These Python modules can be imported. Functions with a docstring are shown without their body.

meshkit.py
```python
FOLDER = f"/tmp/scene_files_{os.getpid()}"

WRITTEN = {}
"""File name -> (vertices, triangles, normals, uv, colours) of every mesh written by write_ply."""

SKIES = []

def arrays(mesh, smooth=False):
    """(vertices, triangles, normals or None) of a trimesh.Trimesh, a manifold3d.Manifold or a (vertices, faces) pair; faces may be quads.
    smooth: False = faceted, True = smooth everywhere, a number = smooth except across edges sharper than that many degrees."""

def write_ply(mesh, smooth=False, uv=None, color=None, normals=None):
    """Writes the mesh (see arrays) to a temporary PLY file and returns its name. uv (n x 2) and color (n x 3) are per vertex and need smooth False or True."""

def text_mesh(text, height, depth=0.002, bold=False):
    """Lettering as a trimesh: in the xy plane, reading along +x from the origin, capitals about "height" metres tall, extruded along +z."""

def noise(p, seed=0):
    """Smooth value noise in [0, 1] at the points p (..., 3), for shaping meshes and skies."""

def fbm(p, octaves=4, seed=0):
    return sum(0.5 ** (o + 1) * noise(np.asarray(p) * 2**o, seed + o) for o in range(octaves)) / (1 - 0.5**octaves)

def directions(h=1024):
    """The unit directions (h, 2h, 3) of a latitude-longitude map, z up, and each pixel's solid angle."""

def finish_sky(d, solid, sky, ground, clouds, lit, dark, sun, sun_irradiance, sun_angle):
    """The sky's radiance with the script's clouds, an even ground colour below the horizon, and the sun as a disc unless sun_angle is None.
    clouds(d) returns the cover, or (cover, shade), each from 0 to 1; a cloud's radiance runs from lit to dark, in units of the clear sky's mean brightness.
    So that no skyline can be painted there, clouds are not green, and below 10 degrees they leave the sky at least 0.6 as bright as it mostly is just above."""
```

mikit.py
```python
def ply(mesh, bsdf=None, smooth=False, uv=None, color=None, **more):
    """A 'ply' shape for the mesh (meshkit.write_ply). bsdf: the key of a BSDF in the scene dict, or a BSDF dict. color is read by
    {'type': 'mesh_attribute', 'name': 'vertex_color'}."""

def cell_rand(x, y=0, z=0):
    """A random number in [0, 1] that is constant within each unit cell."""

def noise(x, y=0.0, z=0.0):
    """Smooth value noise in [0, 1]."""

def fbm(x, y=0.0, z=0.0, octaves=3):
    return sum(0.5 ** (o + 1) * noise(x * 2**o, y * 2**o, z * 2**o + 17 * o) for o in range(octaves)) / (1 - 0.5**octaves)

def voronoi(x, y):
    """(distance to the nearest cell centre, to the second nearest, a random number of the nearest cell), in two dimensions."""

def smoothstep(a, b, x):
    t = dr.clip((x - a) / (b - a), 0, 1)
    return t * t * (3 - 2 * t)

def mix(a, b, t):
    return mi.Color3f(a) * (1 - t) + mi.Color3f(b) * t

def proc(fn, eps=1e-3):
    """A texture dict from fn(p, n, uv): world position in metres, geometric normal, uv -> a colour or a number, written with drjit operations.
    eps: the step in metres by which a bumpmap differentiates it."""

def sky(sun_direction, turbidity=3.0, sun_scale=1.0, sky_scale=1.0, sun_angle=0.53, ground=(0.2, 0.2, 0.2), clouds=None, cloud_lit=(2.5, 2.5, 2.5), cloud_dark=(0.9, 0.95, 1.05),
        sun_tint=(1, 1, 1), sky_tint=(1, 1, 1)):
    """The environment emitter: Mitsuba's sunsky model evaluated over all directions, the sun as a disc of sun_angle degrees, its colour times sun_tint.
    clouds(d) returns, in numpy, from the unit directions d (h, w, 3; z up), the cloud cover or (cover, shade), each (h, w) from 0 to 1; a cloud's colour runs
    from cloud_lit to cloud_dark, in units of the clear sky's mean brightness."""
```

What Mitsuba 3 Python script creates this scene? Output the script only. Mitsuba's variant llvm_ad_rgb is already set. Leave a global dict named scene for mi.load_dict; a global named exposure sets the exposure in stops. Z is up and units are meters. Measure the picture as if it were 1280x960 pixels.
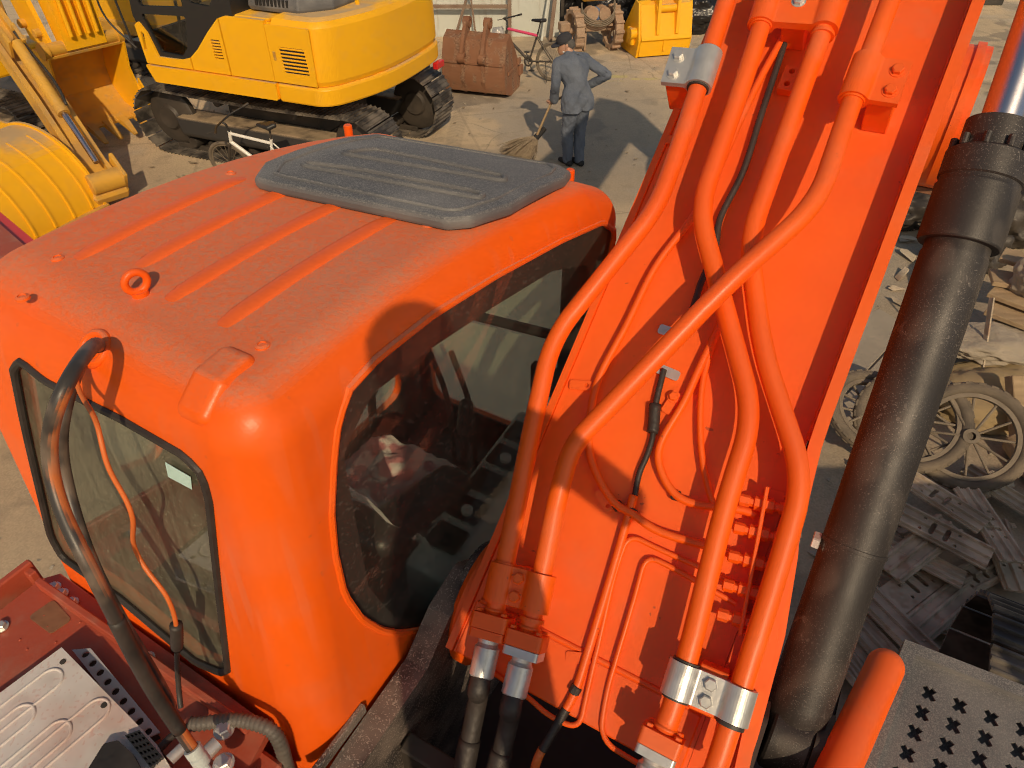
import math, random
import numpy as np, trimesh, shapely
from shapely.geometry import Polygon, Point, LineString, box as sbox
from shapely.ops import unary_union
import manifold3d as m3
import drjit as dr, mitsuba as mi, mikit, meshkit
from mikit import proc, noise, fbm, voronoi, cell_rand, smoothstep, mix
rng = random.Random(5); T = mi.ScalarTransform4f
# ------------------------------------------------------------------ camera, sky, exposure
scene, labels = {}, {}
PITCH = math.radians(40)
scene['camera'] = dict(type='perspective', fov=2*math.degrees(math.atan(640/890)), fov_axis='x', near_clip=0.05, far_clip=400,
    to_world=T().look_at(origin=[0, 0, 4.1], target=[0, math.cos(PITCH), 4.1-math.sin(PITCH)], up=[0, 0, 1]))
SUN = (0.26, -1.50, 1.05)
scene['sky'] = mikit.sky(SUN, turbidity=6.0, sun_scale=1.0, sun_tint=(1.0, .955, .88), sky_tint=(1.04, 1.0, .93), ground=(.25, .22, .18))
exposure = 1.2

# ------------------------------------------------------------------ materials
def rgb(*c): return {'type': 'rgb', 'value': list(c)}
def tex(c): return proc(c) if callable(c) else rgb(*c)
def pr(key, c, rough=.5, metal=0., bump=None, bs=.002, two=True, **k):
    b = dict(type='principled', base_color=tex(c), roughness=tex(rough) if callable(rough) else rough, metallic=metal, **k)
    if bump is not None: b = dict(type='bumpmap', arbitrary=proc(bump, eps=.002), scale=bs, bsdf=b)
    scene[key] = dict(type='twosided', bsdf=b) if two else b
    return key
C3 = mi.Color3f
def speck(p, f): return noise(p.x*f, p.y*f, p.z*f)
ORANGE = (.86, .118, .005); DUST = (.36, .25, .17)
def orange(p, n, uv):
    w = fbm(p.x*2.3, p.y*2.3, p.z*2.3, 3)
    c = mix(ORANGE, (.78, .094, .006), smoothstep(.3, .75, w))
    d = smoothstep(.55, .95, n.z)*.10 + .13*smoothstep(.48, .8, fbm(p.x*9, p.y*9, p.z*9, 4))*smoothstep(.35, .65, fbm(p.x*1.7+5, p.y*1.7, p.z*1.7, 3))
    chips = smoothstep(.88, .92, speck(p, 85.)*.75+.25*speck(p, 13.))
    return mix(mix(c, DUST, d), (.20, .06, .03), chips*.55)
pr('orange_paint', orange, lambda p, n, uv: .30+.24*fbm(p.x*5, p.y*5, p.z*5, 3), specular=.38, bump=lambda p, n, uv: fbm(p.x*24, p.y*24, p.z*24, 2), bs=.0006)
def orange_dusty(p, n, uv):
    w = fbm(p.x*3, p.y*3, p.z*3, 4); g = .5*speck(p, 260.)+.5*speck(p, 105.)
    streak = noise(p.x*60., p.y*60., p.z*3.)
    d = smoothstep(.70, .96, n.z)*(.20+.34*w+.55*(g-.45)) + smoothstep(.5, .75, fbm(p.x*6, p.y*6, p.z*6, 3))*.06 + (1-smoothstep(.2, .8, n.z))*(.05*streak+.16*smoothstep(.66, .85, noise(p.x*38.+9., p.y*38., p.z*2.2))*fbm(p.x*3, p.y*3, p.z*3, 2))
    stain = smoothstep(.80, .9, speck(p, 70.)*.6+.4*speck(p, 19.))
    return mix(mix(ORANGE, (.40, .27, .19), dr.clip(d, 0, .62)), (.26, .11, .06), stain*.22)
pr('orange_dusty', orange_dusty, lambda p, n, uv: .36+.30*smoothstep(.6, .95, n.z), specular=.32, bump=lambda p, n, uv: speck(p, 240.)*.3+speck(p, 22.), bs=.0007)
pr('orange_rib', lambda p, n, uv: mix(ORANGE, DUST, .06+.10*fbm(p.x*9, p.y*9, p.z*9, 3)), .4, specular=.4)
pr('deck_red', lambda p, n, uv: mix(mix((.40, .052, .02), (.31, .085, .05), fbm(p.x*4, p.y*4, p.z*4, 4)), (.33, .22, .16), .30*smoothstep(.45, .8, fbm(p.x*14, p.y*14, p.z*14, 3))+.12*speck(p, 300.)), .42, specular=.4)
def blackp(p, n, uv):
    g = smoothstep(.74, .84, speck(p, 380.)); w = fbm(p.x*3, p.y*3, p.z*3, 4); st = smoothstep(.55, .8, noise(p.x*16., p.y*16., p.z*1.6))
    sc = smoothstep(.80, .86, noise(p.x*90., p.y*90., p.z*7.))*smoothstep(.5, .6, w)
    return mix(mix(mix((.011, .0105, .0105), (.040, .033, .031), w), (.085, .072, .062), .55*st*smoothstep(-.1, .7, n.z)), (.36, .32, .29), g*(.06+.60*smoothstep(.35, .65, w))*.55+.18*sc)
pr('black_paint', blackp, lambda p, n, uv: .40+.25*fbm(p.x*8, p.y*8, p.z*8, 3), specular=.5, bump=lambda p, n, uv: .3*speck(p, 190.)+fbm(p.x*30, p.y*30, p.z*30, 2), bs=.0004)
def worn(p, n, uv):
    w = fbm(p.x*9, p.y*9, p.z*9, 4); g = speck(p, 320.)
    return mix(mix((.025, .024, .025), (.16, .13, .11), smoothstep(.3, .7, w)), (.36, .31, .27), smoothstep(.62, .8, g)*.6)
pr('worn_black', worn, .5, specular=.5, bump=lambda p, n, uv: speck(p, 120.), bs=.0012)
pr('dark_steel', lambda p, n, uv: mix((.02, .018, .016), (.075, .062, .05), fbm(p.x*5, p.y*5, p.z*5, 4)), .55)
pr('track_steel', lambda p, n, uv: mix((.035, .032, .03), (.17, .15, .125), smoothstep(.3, .75, fbm(p.x*7, p.y*7, p.z*7, 4))), .5, specular=.5)
pr('shoe_steel', lambda p, n, uv: mix(mix((.30, .25, .185), (.56, .47, .35), smoothstep(.3, .75, fbm(p.x*6, p.y*6, p.z*6, 4))), (.26, .12, .06), .5*smoothstep(.55, .75, fbm(p.x*11, p.y*11, p.z*11+4, 3))), .75, bump=lambda p, n, uv: fbm(p.x*60, p.y*60, p.z*60, 2), bs=.003)
pr('frame_dusty', lambda p, n, uv: mix((.03, .028, .026), (.34, .26, .17), smoothstep(.55, .95, n.z)*(.25+.75*smoothstep(.3, .6, fbm(p.x*5, p.y*5, p.z*5, 4)))), .6)
scene['chrome'] = dict(type='roughconductor', material='Cr', alpha=.16)
scene['zinc'] = dict(type='bumpmap', arbitrary=proc(lambda p, n, uv: fbm(p.x*50, p.y*50, p.z*50, 2)), scale=.001, bsdf=dict(type='principled', base_color=tex(lambda p, n, uv: mix((.50, .49, .46), (.66, .65, .63), fbm(p.x*30, p.y*30, p.z*30, 3))), roughness=.36, metallic=.6))
scene['zinc'] = dict(type='twosided', bsdf=scene['zinc'])
pr('rubber', lambda p, n, uv: mix((.010, .010, .010), (.055, .046, .040), fbm(p.x*12, p.y*12, p.z*12, 4)), .55, bump=lambda p, n, uv: speck(p, 90.), bs=.0012)
def hosecol(p, n, uv):
    w = smoothstep(.63, .72, fbm(p.x*6+3, p.y*6, p.z*4, 4)+.16*(n.x-.1)); d = smoothstep(.4, .7, fbm(p.x*16, p.y*16, p.z*16, 3))
    return mix(mix((.045, .04, .036), (.48, .14, .035), w), (.26, .20, .15), d*.45)
pr('hose_overspray', hosecol, .42)
pr('hose_grey', lambda p, n, uv: mix((.05, .047, .043), (.17, .15, .125), fbm(p.x*20, p.y*20, p.z*20, 3)), .6)
pr('wire_orange', (.62, .15, .03), .5)
def hatchc(p, n, uv):
    g = speck(p, 420.); w = fbm(p.x*4, p.y*4, p.z*4, 3)
    return mix(mix((.10, .10, .104), (.18, .175, .17), smoothstep(.3, .75, w)), (.36, .34, .31), smoothstep(.35, .9, g)*smoothstep(.3, .9, n.z)*.45)
pr('hatch_plastic', hatchc, .6, bump=lambda p, n, uv: speck(p, 300.), bs=.0006)
pr('trim_black', (.02, .02, .021), .45)
pr('seat_cloth', lambda p, n, uv: mix((.022, .02, .021), (.05, .045, .045), speck(p, 120.)), .8)
pr('cab_red', (.05, .012, .008), .7)
pr('console_grey', (.45, .50, .48), .5)
scene['plastic_wrap'] = dict(type='mask', opacity=.88, bsdf=dict(type='twosided', bsdf=dict(type='principled', base_color=rgb(.80, .77, .74), roughness=.22, specular=.6)))
pr('cushion_red', lambda p, n, uv: mix((.46, .20, .22), (.62, .56, .54), smoothstep(.4, .6, fbm(p.x*22, p.y*22, p.z*22, 2))), .6)
scene['glass_dark'] = dict(type='thindielectric', int_ior=1.5, specular_transmittance=rgb(.34, .36, .32))
scene['glass_side'] = dict(type='thindielectric', int_ior=1.13, specular_transmittance=rgb(.90, .92, .86))
scene['glass_tint'] = dict(type='thindielectric', int_ior=1.5, specular_transmittance=rgb(.80, .84, .76))
scene['glass_rear'] = dict(type='thindielectric', int_ior=1.5, specular_transmittance=rgb(.78, .84, .70))
def dustop(p, n, uv):
    st = noise(p.x*70., p.y*70., p.z*5.)
    return dr.clip(.10+.24*fbm(p.x*7, p.y*7, p.z*5, 4)+.16*(st-.5)+.30*smoothstep(.72, .8, speck(p, 210.)), 0, 1)
scene['glass_haze'] = dict(type='mask', opacity=proc(lambda p, n, uv: .58+.36*fbm(p.x*5, p.y*5, p.z*2.5, 3)), bsdf=dict(type='principledthin', base_color=rgb(.88, .90, .76), roughness=.9, diff_trans=1.3, spec_trans=0.))
scene['dust_film'] = dict(type='mask', opacity=proc(dustop), bsdf=dict(type='twosided', bsdf=dict(type='diffuse', reflectance=rgb(.34, .34, .24))))
def dustlow(p, n, uv): return .03+.10*smoothstep(.70, .78, speck(p, 120.))+.03*fbm(p.x*6, p.y*6, p.z*6, 3)
scene['dust_light'] = dict(type='mask', opacity=proc(dustlow), bsdf=dict(type='twosided', bsdf=dict(type='diffuse', reflectance=rgb(.34, .31, .27))))
YEL = (.86, .45, .008)
def yellow(p, n, uv):
    w = fbm(p.x*1.5, p.y*1.5, p.z*1.5, 3); d = smoothstep(.75, .98, n.z)
    c = mix(YEL, (.82, .41, .010), w)
    return mix(c, (.44, .33, .20), d*(.12+.75*smoothstep(.38, .62, fbm(p.x*2.2, p.y*2.2, p.z*2.2, 4)))+.05*smoothstep(.5, .8, fbm(p.x*9, p.y*9, p.z*9, 3)))
pr('yellow_paint', yellow, lambda p, n, uv: .36+.2*smoothstep(.75, .98, n.z), specular=.4)
def yellowold(p, n, uv):
    w = fbm(p.x*3, p.y*3, p.z*3, 4); d = smoothstep(.3, .95, n.z)
    return mix(mix((.66, .34, .015), (.46, .24, .03), smoothstep(.4, .7, w)), (.42, .31, .17), .15+.4*d*w+.3*smoothstep(.55, .8, fbm(p.x*12, p.y*12, p.z*12, 3)))
pr('yellow_worn', yellowold, .5, specular=.4)
def rust(p, n, uv):
    w = fbm(p.x*4, p.y*4, p.z*4, 4); g = speck(p, 45.)
    return mix(mix((.19, .078, .038), (.27, .135, .075), w), mix((.09, .042, .028), (.34, .22, .14), g), smoothstep(.45, .75, fbm(p.x*11, p.y*11, p.z*3, 3)))
pr('rust', rust, .8, bump=lambda p, n, uv: fbm(p.x*30, p.y*30, p.z*30, 3), bs=.006)
pr('rust_dusty', lambda p, n, uv: mix(rust(p, n, uv), (.44, .34, .24), .35+.4*fbm(p.x*10, p.y*10, p.z*10, 3)), .85)
pr('gate_steel', lambda p, n, uv: mix((.16, .10, .07), (.27, .20, .15), fbm(p.x*6, p.y*6, p.z*6, 3)), .7)
pr('pale_panel', lambda p, n, uv: mix(mix((.56, .59, .55), (.48, .51, .47), fbm(p.x*2, p.y*2, p.z*2, 4)), (.38, .34, .28), .5*smoothstep(.55, .8, fbm(p.x*14, p.y*14, p.z*1.2, 3))), .5)
def groundc(p, n, uv):
    w = fbm(p.x*.55, p.y*.55, 1., 5); f = fbm(p.x*5, p.y*5, 3., 4); g = speck(p, 90.)
    c = mix((.40, .318, .215), (.50, .395, .262), smoothstep(.3, .7, w))
    c = mix(c, (.385, .325, .245), smoothstep(.52, .66, fbm(p.x*.9+9, p.y*.9, 5., 4)))
    c = mix(c, (.25, .205, .15), .45*smoothstep(.50, .80, f))
    oil = smoothstep(.60, .72, fbm(p.x*1.3+40, p.y*1.3, 8., 4))
    c = mix(c, (.14, .12, .10), oil*.35)
    c = mix(c, (.52, .46, .12), .7*smoothstep(.5, .65, fbm(p.x*4, p.y*9, 0., 3))*smoothstep(.55, .1, dr.sqrt(dr.square((p.x-2.05)/.8)+dr.square((p.y-13.6)/.28))-.4))
    jx = dr.abs(p.x*.97+p.y*.24-4.0*dr.floor((p.x*.97+p.y*.24)/4.0)-2.); jy = dr.abs(p.y*.97-p.x*.24-4.6*dr.floor((p.y*.97-p.x*.24)/4.6)-2.3)
    j = dr.maximum(1-smoothstep(.008, .03, jx+.02*(f-.5)), 1-smoothstep(.008, .03, jy+.02*(f-.5)))
    c = mix(c, (.15, .125, .095), j*.25)
    v1, v2, _ = voronoi(p.x*.42+.25*noise(p.x*2., p.y*2., 1.), p.y*.42+.25*noise(p.x*2., p.y*2., 7.))
    c = mix(c, (.14, .115, .085), .40*(1-smoothstep(.003, .014, v2-v1))*smoothstep(.50, .62, w))
    for k_, (a_, b_) in enumerate(((-.9, .10), (.75, .13), (-3.3, -.05))):
        q_ = dr.abs(p.x-a_-b_*(p.y-9.)-.25*dr.sin(p.y*.35+k_))
        band = (1-smoothstep(.10, .15, q_))*smoothstep(.3, .6, fbm(p.x*2, p.y*.7, 3.+k_, 3))
        c = mix(c, (.24, .20, .15), .38*band*(.55+.45*smoothstep(-.2, .2, dr.sin(p.y*52.+q_*40.))))
    c = mix(c, (.13, .115, .10), .55*smoothstep(.63, .70, noise(p.x*.8+20., p.y*.8, 4.)*.6+.4*fbm(p.x*3, p.y*3, 6., 3)))
    gw = dr.sqrt(dr.square((p.x-1.3)/1.6)+dr.square((p.y-11.5)/3.0))
    c = mix(c, (.265, .235, .195), .6*smoothstep(1.25, .5, gw+.5*(f-.5)))
    near = smoothstep(1.6, 2.6, p.x)*(1-smoothstep(6.2, 8.0, p.y))
    c = mix(c, mix((.26, .215, .155), (.40, .335, .25), f), near*.8)
    return c*(.86+.28*g)
pr('ground_dirt', groundc, .9, bump=lambda p, n, uv: fbm(p.x*9, p.y*9, 0., 4)+.3*speck(p, 70.), bs=.008)
pr('alu_white', lambda p, n, uv: mix(mix((.62, .58, .56), (.52, .47, .44), smoothstep(.4, .65, fbm(p.x*9, p.y*9, p.z*9, 4))), (.52, .20, .14), .28*smoothstep(.55, .85, fbm(p.x*7+7, p.y*7, p.z*7, 4))+.25*smoothstep(.80, .9, speck(p, 130.))), .45, specular=.5)
pr('alu_side', lambda p, n, uv: mix((.36, .35, .40), (.46, .43, .42), fbm(p.x*9, p.y*9, p.z*9, 3)), .5)
pr('red_paint', (.58, .05, .04), .28, specular=.5)
pr('cap_cloth', (.035, .036, .044), .9)
pr('hair_grey', (.09, .085, .08), .8)
pr('cloth_bluegrey', lambda p, n, uv: mix((.075, .095, .135), (.150, .175, .22), fbm(p.x*6, p.y*6, p.z*6, 4))*(.9+.2*speck(p, 160.)), .9, bump=lambda p, n, uv: fbm(p.x*14, p.y*14, p.z*9, 3), bs=.035)
pr('cloth_black', (.02, .02, .022), .85)
pr('skin', (.44, .25, .17), .5)
pr('mask_white', (.62, .62, .60), .8)
pr('straw', lambda p, n, uv: mix((.16, .12, .085), (.30, .24, .16), speck(p, 40.)), .9)
pr('bamboo', (.36, .26, .15), .6)
pr('tyre_dusty', lambda p, n, uv: mix((.05, .045, .04), (.24, .195, .14), fbm(p.x*8, p.y*8, p.z*8, 4)), .85)
pr('spoke_grey', lambda p, n, uv: mix((.12, .10, .075), (.25, .205, .15), fbm(p.x*12, p.y*12, p.z*12, 3)), .65)
pr('white_paint', (.72, .72, .68), .3)
pr('pink_paint', (.65, .07, .16), .35)
def wood(p, n, uv):
    g = fbm(p.x*5, p.y*26, p.z*26, 3)
    return mix((.24, .17, .10), (.44, .33, .20), g)
pr('plank_wood', wood, .85)
pr('stone', lambda p, n, uv: mix((.27, .24, .19), (.38, .33, .26), fbm(p.x*5, p.y*5, p.z*5, 4)), .9, bump=lambda p, n, uv: fbm(p.x*25, p.y*25, p.z*25, 3), bs=.01)
pr('dry_mud', lambda p, n, uv: mix((.36, .27, .12), (.27, .21, .14), fbm(p.x*6, p.y*6, p.z*6, 4)), .9)
pr('tarp_black', (.014, .014, .016), .28, specular=.6, bump=lambda p, n, uv: fbm(p.x*6, p.y*6, p.z*6, 4), bs=.08)
pr('blue_plastic', (.10, .16, .30), .5)
pr('tail_red', (.55, .02, .02), .2)
pr('silver_bag', (.52, .50, .46), .3, metal=.4)
pr('scrap_pale', (.50, .43, .32), .8)
pr('sticker', (.45, .66, .62), .6)

# ------------------------------------------------------------------ mesh helpers
def put(key, mesh, mat, smooth=30, **lab):
    k, i = key, 0
    while k in scene or (k in labels and k not in USED): i += 1; k = f'{key}_{i:03d}'
    scene[k] = mikit.ply(mesh, mat, smooth=smooth)
    if lab: labels[k] = lab
    return k
USED = set()
def thing(key, label, cat, group=None):
    k, i = key, 0
    while k in labels or k in scene or k in USED: i += 1; k = f'{key}_{i:03d}'
    USED.add(k); labels[k] = {'label': label, 'category': cat}
    if group: labels[k]['group'] = group
    return k
def A(*p): return np.array(p, float)
def unit(v): v = np.asarray(v, float); return v/max(np.linalg.norm(v), 1e-12)
def frame(o, x, y, z):
    m = np.eye(4); m[:3, 0], m[:3, 1], m[:3, 2], m[:3, 3] = x, y, z, o; return m
def axes(z, hint=(0, 0, 1)):
    z = unit(z); h = np.asarray(hint, float)
    if abs(z@unit(h)) > .98: h = A(1, 0, 0) if abs(z[0]) < .9 else A(0, 1, 0)
    x = unit(np.cross(h, z)); return x, np.cross(z, x), z
def cat(*ms): return trimesh.util.concatenate([m for m in ms if m is not None])
def tr(m, M): m = m.copy(); m.apply_transform(M); return m
def cbox(size, c=.006, o=(0, 0, 0)):
    h = np.asarray(size, float)/2; c = min(c, *(h*.9)); P = []
    for s in np.ndindex(2, 2, 2):
        s = np.array(s)*2-1
        for k in range(3):
            q = h-c; q[k] = h[k]; P.append(s*q)
    m = trimesh.convex.convex_hull(np.array(P)); m.apply_translation(o); return m
def bx(a, b, c=.006):     # chamfered box between corners
    a, b = np.asarray(a, float), np.asarray(b, float); return cbox(np.abs(b-a), c, (a+b)/2)
def cyl(a, b, r, seg=24, r2=None, c=0.):
    a, b = np.asarray(a, float), np.asarray(b, float); r2 = r if r2 is None else r2; L = np.linalg.norm(b-a)
    prof = [(0, 0), (r-c, 0), (r, c), (r2, L-c), (r2-c, L), (0, L)] if c else [(0, 0), (r, 0), (r2, L), (0, L)]
    return lathe(prof, a, b-a, seg)
def lathe(prof, o, ax, seg=24):
    m = trimesh.creation.revolve(np.array(prof, float), sections=seg); x, y, z = axes(ax)
    return tr(m, frame(o, x, y, z))
def ext(poly, h, M=None):
    m = cat(*[trimesh.creation.extrude_polygon(g, h, engine='earcut') for g in getattr(poly, 'geoms', [poly])])
    return m if M is None else tr(m, M)
def flat(poly, M):
    v, f = trimesh.creation.triangulate_polygon(poly, engine='earcut'); m = trimesh.Trimesh(np.c_[v, np.zeros(len(v))], f, process=False)
    return tr(m, M)
def fillet(pts, r, n=7):
    pts = [np.asarray(p, float) for p in pts]; out = [pts[0]]
    for a, b, c in zip(pts[:-2], pts[1:-1], pts[2:]):
        d = min(r, .45*np.linalg.norm(a-b), .45*np.linalg.norm(c-b)); p, q = b+unit(a-b)*d, b+unit(c-b)*d
        for t in np.linspace(0, 1, n): out.append((1-t)**2*p+2*t*(1-t)*b+t*t*q)
    out.append(pts[-1]); return np.array(out)
def smooth_path(pts, n=60):
    from scipy.interpolate import CubicSpline
    P = np.array(pts, float); t = np.r_[0, np.cumsum(np.linalg.norm(np.diff(P, axis=0), axis=1)**.6)]
    return CubicSpline(t, P)(np.linspace(0, t[-1], n))
def tube(path, r, seg=16, caps=True, radii=None, closed=False):
    P = np.asarray(path, float)
    keep = np.r_[True, np.linalg.norm(np.diff(P, axis=0), axis=1) > 1e-6]; P = P[keep]; N = len(P)
    t = (np.roll(P, -1, 0)-np.roll(P, 1, 0)) if closed else np.gradient(P, axis=0)
    t /= np.linalg.norm(t, axis=1, keepdims=True)
    x = axes(t[0])[0]; X = []
    for k in range(N): x = unit(x-t[k]*(x@t[k])); X.append(x)
    X = np.array(X); Y = np.cross(t, X); a = np.arange(seg)*2*np.pi/seg; R = np.full(N, r) if radii is None else np.asarray(radii)[keep] if len(radii) == len(keep) else np.asarray(radii)
    v = (P[:, None]+R[:, None, None]*(np.cos(a)[None, :, None]*X[:, None]+np.sin(a)[None, :, None]*Y[:, None])).reshape(-1, 3); f = []
    for i in range(N if closed else N-1):
        for j in range(seg):
            a0, a1 = i*seg+j, i*seg+(j+1) % seg; b0, b1 = ((i+1) % N)*seg+j, ((i+1) % N)*seg+(j+1) % seg
            f += [(a0, a1, b1), (a0, b1, b0)]
    if caps and not closed:
        v = np.vstack([v, P[0], P[-1]])
        for j in range(seg): f += [(len(v)-2, (j+1) % seg, j), (len(v)-1, (N-1)*seg+j, (N-1)*seg+(j+1) % seg)]
    return trimesh.Trimesh(v, f, process=False)
ICO = {k: trimesh.creation.icosphere(subdivisions=k).vertices for k in (1, 2, 3, 4)}
def hull(spheres, k=3): return trimesh.convex.convex_hull(np.vstack([ICO[k]*s[3]+np.array(s[:3]) for s in spheres]))
def MF(m): return m3.Manifold(m3.Mesh(np.asarray(m.vertices, np.float32), np.asarray(m.faces, np.uint32)))
def TM(M): q = M.to_mesh(); return trimesh.Trimesh(q.vert_properties[:, :3], q.tri_verts, process=False)
def hexbolt(o, n, r=.012, h=None, washer=True):
    h = h or r*.9; x, y, z = axes(n); m = []
    w = .25*r
    if washer: m.append(cyl(o, np.asarray(o)+z*w, r*1.45, 16))
    hx = lathe([(0, 0), (r*1.1, 0), (r*1.1, h*.8), (r*.9, h), (0, h)], np.asarray(o)+z*w*.9, z, 6); m.append(hx); return cat(*m)
def rpoly(pts, r): return Polygon(pts).buffer(-r, join_style=1).buffer(r, quad_segs=8)
def xf(m, f):
    m = m.copy(); m.vertices = np.array([f(*v) for v in m.vertices]); return m
# ------------------------------------------------------------------ the machine's own frame: u forward, v to the right, z up
UA, VA, ZA = A(.5, .8660254, 0), A(.8660254, -.5, 0), A(0, 0, 1)
def M(u, v, z): return UA*u+VA*v+ZA*z
MM = np.eye(4); MM[:3, 0], MM[:3, 1], MM[:3, 2] = UA, VA, ZA       # (u, v, z) -> world; left handed, so flip
def mach(m):
    m = m.copy(); m.vertices = m.vertices@MM[:3, :3].T; m.invert(); return m
def uz_ext(poly, v0, v1):                                            # polygon in (u, z) pulled along v
    m = ext(poly, v1-v0); q = m.copy(); q.vertices = np.c_[m.vertices[:, 0], m.vertices[:, 2]+v0, m.vertices[:, 1]]; q.invert(); return q
def vz_ext(poly, u0, u1):
    m = ext(poly, u1-u0); q = m.copy(); q.vertices = np.c_[m.vertices[:, 2]+u0, m.vertices[:, 0], m.vertices[:, 1]]; return q
def mp(L): return [M(*p) for p in L]

# ================================================================== SETTING
def ground_mesh():
    xs = np.r_[-140, -80, -50, np.arange(-30, 30.1, .5), 50, 80, 140]; ys = np.r_[-140, -80, -40, np.arange(-12, 40.1, .5), 60, 100, 140]
    X, Y = np.meshgrid(xs, ys, indexing='ij'); Zs = .03*(meshkit.fbm(np.stack([X*.4, Y*.4, 0*X], -1), 3)-.5)
    v = np.stack([X, Y, Zs], -1).reshape(-1, 3); n = len(ys); f = []
    for i in range(len(xs)-1):
        for j in range(n-1): a = i*n+j; f += [(a, a+n, a+n+1), (a, a+n+1, a+1)]
    return trimesh.Trimesh(v, f, process=False)
scene['ground'] = mikit.ply(ground_mesh(), 'ground_dirt', smooth=True)
labels['ground'] = {'label': 'dusty concrete and dirt yard ground with oil stains', 'category': 'ground', 'kind': 'structure'}

# ================================================================== ORANGE EXCAVATOR
EX = thing('orange_excavator', 'large orange excavator filling the foreground, with dusty cab roof and raised boom', 'excavator')
CAB = EX+'__cab'
# ---- cab shell
RC = .125; VR, VL = -.850, -1.97
def zc(u): return 3.125-.098*max(u-.95, 0)**2*1.35-.10*max(.95-u, 0)**2
def zroof(u): return zc(u)+RC
prof = [(.66, zc(.66))]+[(u, zc(u)) for u in np.arange(.8, 2.15, .15)]
sp = []
RLF, FU = .22, 2.20
ul = lambda u: min(max(u, .535+RLF), FU+RC-RLF)
sp += [(u, VR-RC, z, RC) for u, z in prof]+[(ul(u), VL+RLF, zc(ul(u))+RC-RLF, RLF) for u, z in prof]+[(.64, VL+RC, 2.85, RC)]
for v in (VR-RC, VL+RC): sp += [(.575, v, 2.2, RC), (.50, v, 1.35, RC), (2.22, v, 2.3, RC), (2.26, v, 1.4, RC), (FU, v, 2.88-(.12 if v < -1.5 else 0), RC)]
outer = hull(sp, 4); tt = .045
inner = hull([(a, b, c, d-tt) for a, b, c, d in sp], 3)
shell = MF(outer)-MF(inner)
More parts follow.
